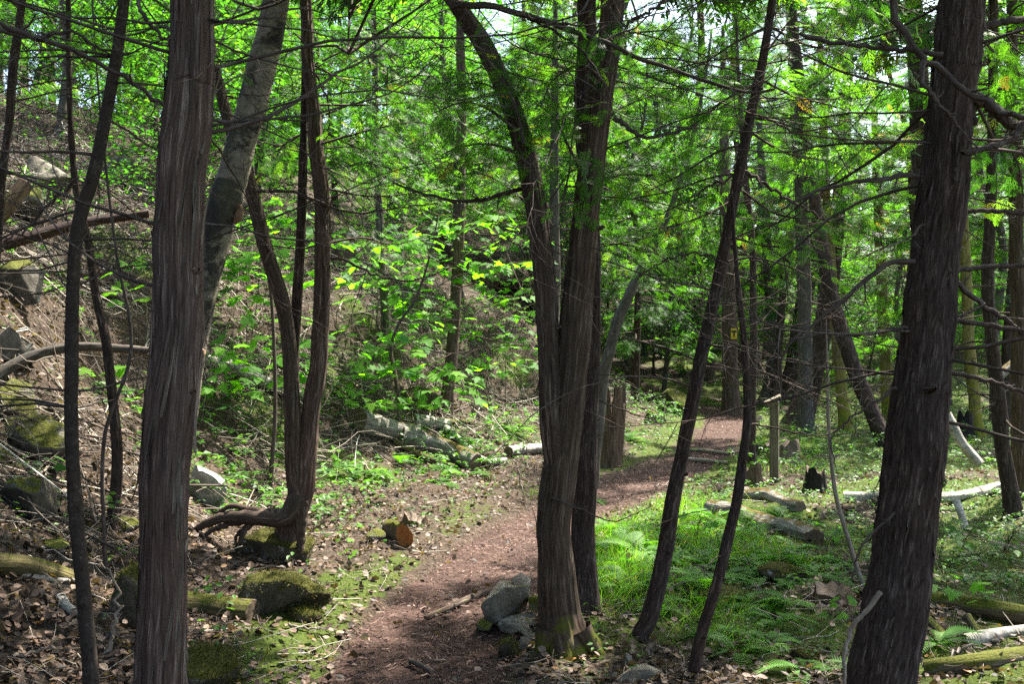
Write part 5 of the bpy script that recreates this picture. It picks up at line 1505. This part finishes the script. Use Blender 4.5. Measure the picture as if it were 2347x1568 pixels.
log('log', 'mossy rib of buried log in the flat right of the thin stem', [(1760, 1275), (1830, 1285), (1900, 1310)], 13, 'mosslog', lift=.1)
log('log', 'mossy branch curving along the bottom right ground', [(2080, 1390), (2130, 1420), (2165, 1455)], 11, 'mosslog', lift=.2)

# ------------------------------------------------------------------ stumps
def stump(label, X, Y, hw, htop, mat, seed=1, jag=.3, lean=0., name='tree_stump', flare=.5):
    g = ray_ground(X, Y); d = g[1]
    r = hw / F * d; H = htop / F * d
    ns, n = 34, 26
    rs = np.random.default_rng(seed)
    P = np.array([g + np.array([lean * H * t, r * .4, -.06 + (H + .06) * t]) for t in np.linspace(0, 1, n)])
    V, Q, uv = tubes(P, np.full(n, r), ns, seam=True, disp=bark_disp(.05 * r, .25 * r + .008, .18, seed, flare, .12, 5, lump=.12))
    V = V.reshape(n, ns + 1, 3)
    th = np.arange(ns + 1) / ns * 2 * math.pi
    cut = 1 - jag * (.4 + .28 * np.sin(th + seed) + 1.3 * (fbm(np.cos(th) * 3.5, np.sin(th) * 3.5, 0, seed, 3) - .5) * 2)
    t = np.linspace(0, 1, n)[:, None]
    zz = g[2] - .06 + (V[:, :, 2] - V[:1, :, 2]) * np.clip(cut, .25, 1)[None]
    V[:, :, 2] = zz
    root = thing(name, g, label, 'stump')
    part('bark', MB().add(V, Q, uv=uv), MAT[mat], root)
    # broken top: bowl going down inside
    rim = V[-1, :ns]; cen = rim.mean(0)
    inner = (rim - cen) * .72 + cen - [0, 0, .02]
    deep = (rim - cen) * .45 + cen; deep[:, 2] = cen[2] - H * .35
    VV = np.vstack([rim, inner, deep, cen[None] - [0, 0, H * .4]])
    QQ = [(a * ns + k, a * ns + (k + 1) % ns, (a + 1) * ns + (k + 1) % ns, (a + 1) * ns + k) for a in (0, 1) for k in range(ns)]
    TT = [(2 * ns + k, 2 * ns + (k + 1) % ns, 3 * ns) for k in range(ns)]
    part('broken_top', MB().add(VV, QQ, TT, uv=VV[:, :2]), MAT['endgrain'], root)
    return root
stump('jagged grey stump with a split point right behind the central cedars', 1396, 1068, 28, 190, 'brownstump', 3, .42, .06, flare=.15)
stump('charred black stump in the ground cover right of the trail post', 1871, 1128, 20, 58, 'blackstump', 5, .35)
stump('mossy brown stump on the slope left of the leaning cedar', 1442, 892, 20, 62, 'brownstump', 8, .3, .1, flare=.9)
stump('rotten dark stump beside the trail left of the post', 1722, 1108, 22, 48, 'brownstump', 11, .5)
stump('tangled mossy root stump just right of the trail post', 1795, 1058, 34, 50, 'mosslog', 14, .4, flare=.8)
stump('mossy tussock stump left of the post at the trail side', 1748, 1050, 26, 36, 'mossmound', 17, .4)
stump('low dark mossy stump left of the massive cedar', 1912, 1385, 32, 40, 'brownstump', 19, .25)
stump('dark upturned root lump on the litter behind the orange sawn block', 952, 1206, 24, 30, 'brownstump', 23, .6)
stump('square cut old stump high on the slope behind the three stemmed cedar', 788, 605, 22, 40, 'brownstump', 27, .05)
stump('dark stump far right behind the mossy trunk', 2215, 1000, 16, 60, 'blackstump', 29, .3)

# ------------------------------------------------------------------ orange sawn block, trail post, trail marker
g = ray_ground(922, 1248); d = g[1]
wb = thing('wood_block', g, 'upright log end with an orange sawn face beside the path', 'wood block')
k = 1 / F * d
out2 = [(-6, 0), (-14, 20), (-12, 38), (0, 50), (14, 42), (25, 26), (26, 8), (18, -8), (6, -10)]
fr = np.array([g + np.array([x * k, -.03 + .02 * math.sin(i), z * k]) for i, (x, z) in enumerate(out2)])
bkv = fr + np.array([-.13, .16, .0])
cen = fr.mean(0) + np.array([0, -.004, 0])
n = len(out2)
part('sawn_face', MB().add(np.vstack([cen[None], fr]), None, [(0, 1 + i, 1 + (i + 1) % n) for i in range(n)], uv=np.zeros((n + 1, 2))), MAT['sawn'], wb, smooth=False)
bkc = bkv.mean(0)
V = np.vstack([fr, (fr * .5 + bkv * .5) + rv(n, .008), bkv, bkc[None]])
Q = [(a * n + i, (a + 1) * n + i, (a + 1) * n + (i + 1) % n, a * n + (i + 1) % n) for a in (0, 1) for i in range(n)]
part('bark', MB().add(V, Q, [(2 * n + i, 3 * n, 2 * n + (i + 1) % n) for i in range(n)], uv=V[:, [0, 2]]), MAT['mosslog'], wb)

def box_bm(size, bevel=.004):
    bm = bmesh.new(); bmesh.ops.create_cube(bm, size=1)
    for v in bm.verts: v.co = Vector((v.co.x * size[0], v.co.y * size[1], v.co.z * size[2]))
    bmesh.ops.bevel(bm, geom=list(bm.edges), offset=bevel, segments=2, affect='EDGES')
    return bm
def box_part(name, size, root, loc, rot, mat, bevel=.004):
    me = bpy.data.meshes.new(name); bm = box_bm(size, bevel); bm.to_mesh(me); bm.free()
    me.materials.append(MAT[mat])
    o = link(name, me, root, loc); o.rotation_euler = rot
    return o
g = ray_ground(1774, 1102); d = g[1]; k = d / F
H = 178 * k
post = thing('trail_post', g, 'square wooden trail post with a slanted cap board', 'post')
post.rotation_euler[2] = math.radians(-20)
box_part('post', (.095, .095, H + .15), post, (0, 0, H / 2 - .075), (0, 0, 0), 'post', .006)
cap_z = H + .035
box_part('cap_board', (.20, .15, .024), post, (-.02, -.02, cap_z), (math.radians(8), math.radians(-27), 0), 'post', .003)
box_part('cap_block', (.12, .12, .05), post, (-.012, -.012, H - .002), (math.radians(6), math.radians(-24), 0), 'post', .003)

tb, Sb = MIDS['upright cedar beside the trail that bears the yellow marker']
p = at(1677, 765, Sb[int(np.argmin(np.abs(Sb[:, 2] - at(1677, 765, tb.location.y)[2]))), 1])
i = int(np.argmin(np.abs(Sb[:, 2] - p[2])))
rr = Sb[i, 3]; kk = p[1] / F
mk = thing('trail_marker', (p[0], Sb[i, 1] - rr - .02, p[2]), 'yellow trail marker plate nailed on the upright cedar by the trail', 'sign')
mk.rotation_euler[2] = math.radians(6)
pw, ph = 14 * kk, 24 * kk
box_part('plate', (pw, .008, ph), mk, (0, 0, 0), (0, 0, 0), 'yellow', .002)
box_part('printed_band', (pw * .88, .003, ph * .20), mk, (0, -.0055, ph * .20), (0, 0, 0), 'darkprint', .0008)
box_part('printed_figure', (pw * .30, .003, ph * .30), mk, (pw * .02, -.0055, -ph * .06), (0, 0, 0), 'darkprint', .0008)
box_part('printed_band', (pw * .70, .003, ph * .07), mk, (-pw * .06, -.0055, -ph * .28), (0, 0, 0), 'darkprint', .0008)

# ------------------------------------------------------------------ scattered ground layers
def wedge(n, y0, y1, pw_=1.0, xm=.60, extra=.6):
    y = y0 + (y1 - y0) * RS.random(n) ** pw_
    x = RS.uniform(-1, 1, n) * (xm * y + extra)
    return x, y
def gnormal(x, y):
    e = .06
    zx = (Z(x + e, y) - Z(x - e, y)) / (2 * e); zy = (Z(x, y + e) - Z(x, y - e)) / (2 * e)
    return nrm(np.stack([-zx, -zy, np.ones_like(zx)], -1))

# fallen leaves
DEADV = np.array([(0, 0, 0), (.30, .3, .10), (.34, .62, .16), (0, 1, .10), (-.34, .62, .12), (-.30, .3, .05), (0, .5, -.03)], float)
DEADT4 = np.array([(0, 1, 2), (0, 2, 3), (0, 3, 4), (0, 4, 5)])
x, y = wedge(86000, 3.4, 20, 1.6)
pd = path_d(x, y); mo = moss_mask(x, y)
keep = RS.random(len(x)) < np.clip(1.15 - mo * 1.25, .10, 1) * np.where(pd < .46, .05, 1) * 1.0
x, y = x[keep], y[keep]; n = len(x)
mb = MB()
nn_ = gnormal(x, y)
place(mb, DEADV, np.stack([x, y, Z(x, y) + RS.uniform(.002, .03, n)], -1), rv(n) * np.array([1, 1, .25]), nn_ + rv(n, .6), RS.uniform(.018, .055, n), RS.beta(2, 2.4, n) * .99, Tt=DEADT4)
tag(link('leaf_litter', mb.mesh('leaf_litter', MAT['litter'], smooth=False)), kind='stuff', label='brown dead leaves strewn over the forest floor')

# needles and bark chips on the path
m_ = 46000
t = RS.random(m_) ** 1.35
i = (t * 505).astype(int)
off = RS.uniform(-1, 1, m_) * .56
x = pl[i, 0] + nv[i, 0] * off + RS.normal(0, .02, m_); y = pl[i, 1] + nv[i, 1] * off + RS.normal(0, .05, m_)
sel = (y > 3.4) & (y < 24); x, y = x[sel], y[sel]; n = len(x)
CH = np.array([(-.07, 0, 0), (.07, 0, .02), (.05, 1, .05), (-.05, 1, .0)], float); CHQ = np.array([(0, 1, 2, 3)])
mb = MB()
place(mb, CH, np.stack([x, y, Z(x, y) - .012 + RS.uniform(0, .014, n)], -1), rv(n) * np.array([1, 1, .12]), np.array([0, 0, 1.]) + rv(n, .3), RS.uniform(.015, .05, n), RS.beta(2, 2, n) * .99, Tq=CHQ)
tag(link('needle_litter', mb.mesh('needle_litter', MAT['chip'], smooth=False)), kind='stuff', label='reddish needles and bark chips covering the path')

# brush of dead twigs: dense on the slope, thin on the flat
def twig_layer(n, cond, L, r, lift, y0, y1, pw_, nrings=6, flatness=.35):
    x, y = wedge(n, y0, y1, pw_)
    k = cond(x, y); x, y = x[k], y[k]; n = len(x)
    l = L[0] + (L[1] - L[0]) * RS.random(n) ** 2
    d = rv(n) * np.array([1, 1, flatness])
    g = gnormal(x, y)
    d = nrm(d - .8 * (d * g).sum(-1, keepdims=True) * g)
    t = np.linspace(-.5, .5, nrings)
    P = np.stack([x, y, Z(x, y) + lift * RS.random(n) ** 2 + .006], -1)[:, None] + d[:, None] * (t[None, :, None] * l[:, None, None])
    side = nrm(np.cross(d, rv(n)))
    P = P + side[:, None] * ((np.sin(t * 5 + 1)[None] * RS.normal(0, .06, n)[:, None] + np.sin(t * 11)[None] * RS.normal(0, .02, n)[:, None]) * l[:, None])[..., None]
    zz = Z(P[..., 0], P[..., 1]); P[..., 2] = np.maximum(P[..., 2], zz + .002)
    R = (r[0] + (r[1] - r[0]) * RS.random(n) ** 3)[:, None] * np.linspace(1, .45, nrings)[None]
    V, Q, uv = tubes(P, R, 3)
    return V, Q, uv, np.repeat(RS.beta(2.2, 2, n) * .99, nrings * 3)
mb = MB()
V, Q, uv, ti = twig_layer(17500, lambda x, y: (hill_s(x, y) > -.1) & (fbm(x * .7, y * .7, 0, 91, 2) > .2) & (RS.random(len(x)) < np.clip(.6 + .4 * (y > 9), 0, 1)), (.2, 1.5), (.0024, .011), .34, 5, 20, 1.1, 5)
mb.add(V, Q, uv=uv, tint=ti)
V, Q, uv, ti = twig_layer(4200, lambda x, y: (hill_s(x, y) < .3) & (path_d(x, y) > .5), (.08, .6), (.0015, .004), .05, 3.6, 16, 1.4)
mb.add(V, Q, uv=uv, tint=ti)
V, Q, uv, ti = twig_layer(2500, lambda x, y: (hill_s(x, y) > 0) & (x < -.36 * y), (.2, 1.2), (.0022, .008), .25, 5, 13, 1.0, 5)
mb.add(V, Q, uv=uv, tint=ti)
tag(link('brush_twigs', mb.mesh('brush_twigs', MAT['twigpale'])), kind='stuff', label='tangle of pale dead twigs over the slope and the forest floor')

# larger fallen branches, each its own thing
random.seed(77)
FB = [[(0, 1195), (80, 1215), (200, 1240), (300, 1278)], [(0, 1140), (60, 1115), (150, 1050), (190, 1035)], [(240, 1500), (262, 1440), (270, 1370), (262, 1320), (230, 1290)], [(330, 800), (340, 760), (335, 700), (355, 660)], [(300, 710), (290, 690), (292, 640), (310, 610)],
      [(755, 985), (800, 1030), (860, 1040), (905, 1060)], [(830, 1055), (850, 1090), (880, 1115)], [(1055, 870), (1062, 900), (1050, 950), (1048, 965)], [(1185, 1075), (1200, 1140), (1205, 1170)], [(620, 640), (660, 690), (720, 720), (760, 770)], [(770, 640), (830, 680), (900, 690), (960, 700)],
      [(500, 620), (560, 690), (640, 760), (720, 800)], [(80, 700), (160, 740), (210, 800)], [(180, 620), (250, 660), (330, 700)], [(0, 600), (80, 640), (160, 700)], [(30, 1520), (120, 1500), (200, 1530)], [(450, 1000), (520, 1060), (560, 1110)], [(1760, 1545), (1850, 1550), (1890, 1568)],
      [(660, 1440), (720, 1452), (770, 1455)], [(2150, 1530), (2210, 1500), (2260, 1495)], [(2020, 1110), (2100, 1120), (2180, 1150)], [(1500, 1120), (1540, 1112), (1570, 1118)], [(780, 860), (830, 900), (860, 950)], [(1230, 640), (1260, 600), (1290, 590)], [(880, 740), (960, 730), (1040, 735)]]
DESC = ['pale branch', 'thin bowed branch', 'crooked grey branch', 'bleached dead branch', 'long bare branch']
WHERE = ['over the litter at the left edge', 'rising in front of the left boulders', 'curling up beside the smooth dark trunk', 'bent upright on the slope left of the shaggy cedar', 'curved beside the long yellowish pole', 'sloping to the hollow below the grey logs', 'short, below the dark log hollow', 'standing against the bent hillside trunk foot', 'standing in the litter left of the central cedar', 'down the slope between the cedar stems', 'across the bare patch of the slope',
         'down the slope behind the birch foot', 'among the rocks at the far left', 'under the long yellowish pole', 'above the long yellowish pole', 'in the dark litter at the bottom left corner', 'behind the quartz streaked rock', 'at the bottom edge left of the massive cedar', 'on the litter right of the low mossy rock', 'before the mossy corner log', 'beside the white birch log at right', 'across the trail edge in front of the post', 'under the maple leaves right of the cedar stems', 'on the slope in the fork of the central cedar', 'level on the slope behind the saplings']
for k, (b, w_) in enumerate(zip(FB, WHERE)):
    P = []
    for X, Y in b:
        g = ray_ground(X, Y); P.append(g + np.array([0, 0, .02]))
    P = np.array(P)
    if k in (7, 8, 2, 3):                      # those that stand up
        P[:] = [at(X, Y, ray_ground(*max(b, key=lambda q: q[1]))[1]) for X, Y in b]
    tw = Tw(); C = cr(P, 16); C[1:-1] += rv(14, .008)
    r0 = random.uniform(.006, .012)
    tw.add(C, np.linspace(r0, r0 * .4, 16)); twigs_on(tw, C, np.linspace(r0, r0 * .4, 16), 4, .3, 1)
    o = link('fallen_branch', tw.bake(MB(), 6).mesh('fallen_branch', MAT['palewood'], P[0]), None, P[0])
    tag(o, '%s %s' % (DESC[k % 5], w_), 'branch')

LOGCL = np.array([ray_ground(X, Y)[:2] for X, Y in ((1640, 1185), (1700, 1205), (1760, 1225), (1820, 1245), (1860, 1255), (1720, 1160), (1780, 1175), (1830, 1185), (1774, 1110), (1871, 1135))])
def clear(x, y): return ((x[:, None] - LOGCL[:, 0]) ** 2 + (y[:, None] - LOGCL[:, 1]) ** 2).min(1) > .26 ** 2
# grass
BL = np.array([(-.5, 0, 0), (.5, 0, 0), (-.42, .35, .02), (.42, .35, .02), (-.28, .7, -.10), (.28, .7, -.10), (0, 1, -.32)], float)
BLQ = np.array([(0, 1, 3, 2), (2, 3, 5, 4)]); BLT = np.array([(4, 5, 6)])
def grass(n, x, y, h, seedtint=.5):
    mb = MB()
    TVs = BL * np.array([.016, 1, 1])
    d = rv(len(x)) * np.array([.8, .8, 0]) + np.array([0, 0, 1.])
    u = rv(len(x)) * np.array([1, 1, .2])
    place(mb, TVs, np.stack([x, y, Z(x, y) - .01], -1), d, u, h, RS.beta(1.2, 1.2, len(x)) * .99, Tq=BLQ, Tt=BLT)
    return mb
def clumps(cx, cy_, n, s):
    k = RS.integers(0, len(cx), n)
    return cx[k] + RS.normal(0, s, n), cy_[k] + RS.normal(0, s, n)
cpx = []
for X0, X1, Y0, Y1, c in ((1375, 1500, 1190, 1340, 46), (1500, 1680, 1150, 1300, 60), (1370, 1460, 1340, 1400, 12), (1640, 1760, 1160, 1200, 12), (1690, 1800, 1220, 1290, 12), (1760, 1920, 1240, 1330, 12), (1560, 1700, 1400, 1480, 8), (1650, 1900, 1000, 1100, 24)):
    for _ in range(c):
        p = ray_ground(random.uniform(X0, X1), random.uniform(Y0, Y1)); cpx.append(p)
cpx = np.array(cpx); cpx = cpx[path_d(cpx[:, 0], cpx[:, 1]) > .5]
x, y = clumps(cpx[:, 0], cpx[:, 1], 12500, .11)
k = (path_d(x, y) > .52) & clear(x, y); x, y = x[k], y[k]
mb = grass(len(x), x, y, RS.uniform(.05, .22, len(x)))
tag(link('grass', mb.mesh('grass', MAT['grass'])), kind='stuff', label='fresh green grass in the sunny patch right of the cedars')

# ground cover: whorls of small leaves on short stalks
def cover(n, cond, size, hgt, y0, y1, pw_, per=5):
    x, y = wedge(n, y0, y1, pw_)
    k = cond(x, y); x, y = x[k], y[k]; k = clear(x, y); x, y = x[k], y[k]; n = len(x)
    X, Y = np.repeat(x, per), np.repeat(y, per)
    a = RS.random(n * per) * 6.283
    h = np.repeat(RS.uniform(*hgt, n), per) + RS.normal(0, .008, n * per)
    d = np.stack([np.cos(a), np.sin(a), RS.normal(-.15, .22, n * per)], -1)
    s = np.repeat(RS.uniform(*size, n), per) * RS.uniform(.7, 1.15, n * per)
    ti = np.clip(np.repeat(RS.beta(2, 2, n), per) + RS.normal(0, .1, n * per), 0, .98)
    zz = Z(X, Y)
    return np.stack([X, Y, zz + h], -1) + d * .006, d, np.array([0, -.1, 1.]) + rv(n * per, .25), s, ti
mb = MB()
gm = lambda x, y: fbm(x * .8, y * .8, 0, 71, 3)
for a in (cover(13000, lambda x, y: (path_d(x, y) > .62) & (hill_s(x, y) < -.6) & (x > .2 + .10 * y) & (gm(x, y) > .33), (.025, .05), (.03, .11), 5.9, 20, 1.15),
          cover(13500, lambda x, y: (path_d(x, y) > .6) & (hill_s(x, y) > -.9) & ((x > -.34 * y) | (RS.random(len(x)) < .6)) & (gm(x, y) > .40), (.035, .085), (.04, .30), 7.5, 22, 1.1),
          cover(4000, lambda x, y: (path_d(x, y) > .7) & (gm(x, y) > .54), (.02, .04), (.02, .09), 4.2, 12, 1.2, 4),
          cover(6000, lambda x, y: (path_d(x, y) > .6) & (x > .15 * y), (.04, .08), (.05, .30), 11, 34, 1.0, 5)):
    place(mb, LEAFV * np.array([1.15, 1, 1]), *a, Tt=LEAFT)
tag(link('ground_cover', mb.mesh('ground_cover', MAT['cover'])), kind='stuff', label='low leafy ground cover spread over the flat and the bank')

# moss tufts
mb = MB()
x, y = wedge(60000, 3.8, 14, 1.3)
mo = moss_mask(x, y); k = (RS.random(len(x)) < np.clip((mo - .42) * 4, 0, 1)) & (path_d(x, y) > .5)
x, y = x[k], y[k]; n = len(x)
TRV = np.array([(-.16, 0, 0), (.16, 0, 0), (.05, 1, 0)], float); TRT = np.array([(0, 1, 2)])
place(mb, TRV, np.stack([x, y, Z(x, y) - .002], -1), np.array([0, 0, 1.]) + rv(n, .6), rv(n), RS.uniform(.010, .032, n), RS.beta(2, 2, n) * .99, Tt=TRT)
for o in [o for o in bpy.data.objects if o.name.startswith('mossy_rock')]:      # pelt of the mossy humps
    me = o.data; nv_ = len(me.vertices)
    co = np.zeros(nv_ * 3, np.float32); me.vertices.foreach_get('co', co)
    no = np.zeros(nv_ * 3, np.float32); me.vertices.foreach_get('normal', no)
    co = co.reshape(-1, 3) + np.array(o.location); no = no.reshape(-1, 3)
    idx = np.nonzero(no[:, 2] > -.7)[0]
    idx = RS.choice(idx, min(4200, 3 * len(idx)))
    n = len(idx)
    place(mb, TRV, co[idx] + rv(n, .008), no[idx] + rv(n, .5), rv(n), RS.uniform(.007, .019, n), RS.beta(2, 2, n) * .99, Tt=TRT)
tag(link('moss', mb.mesh('moss', MAT['mossfuzz'], smooth=False)), kind='stuff', label='cushions of green and rusty moss on the floor and the humps')
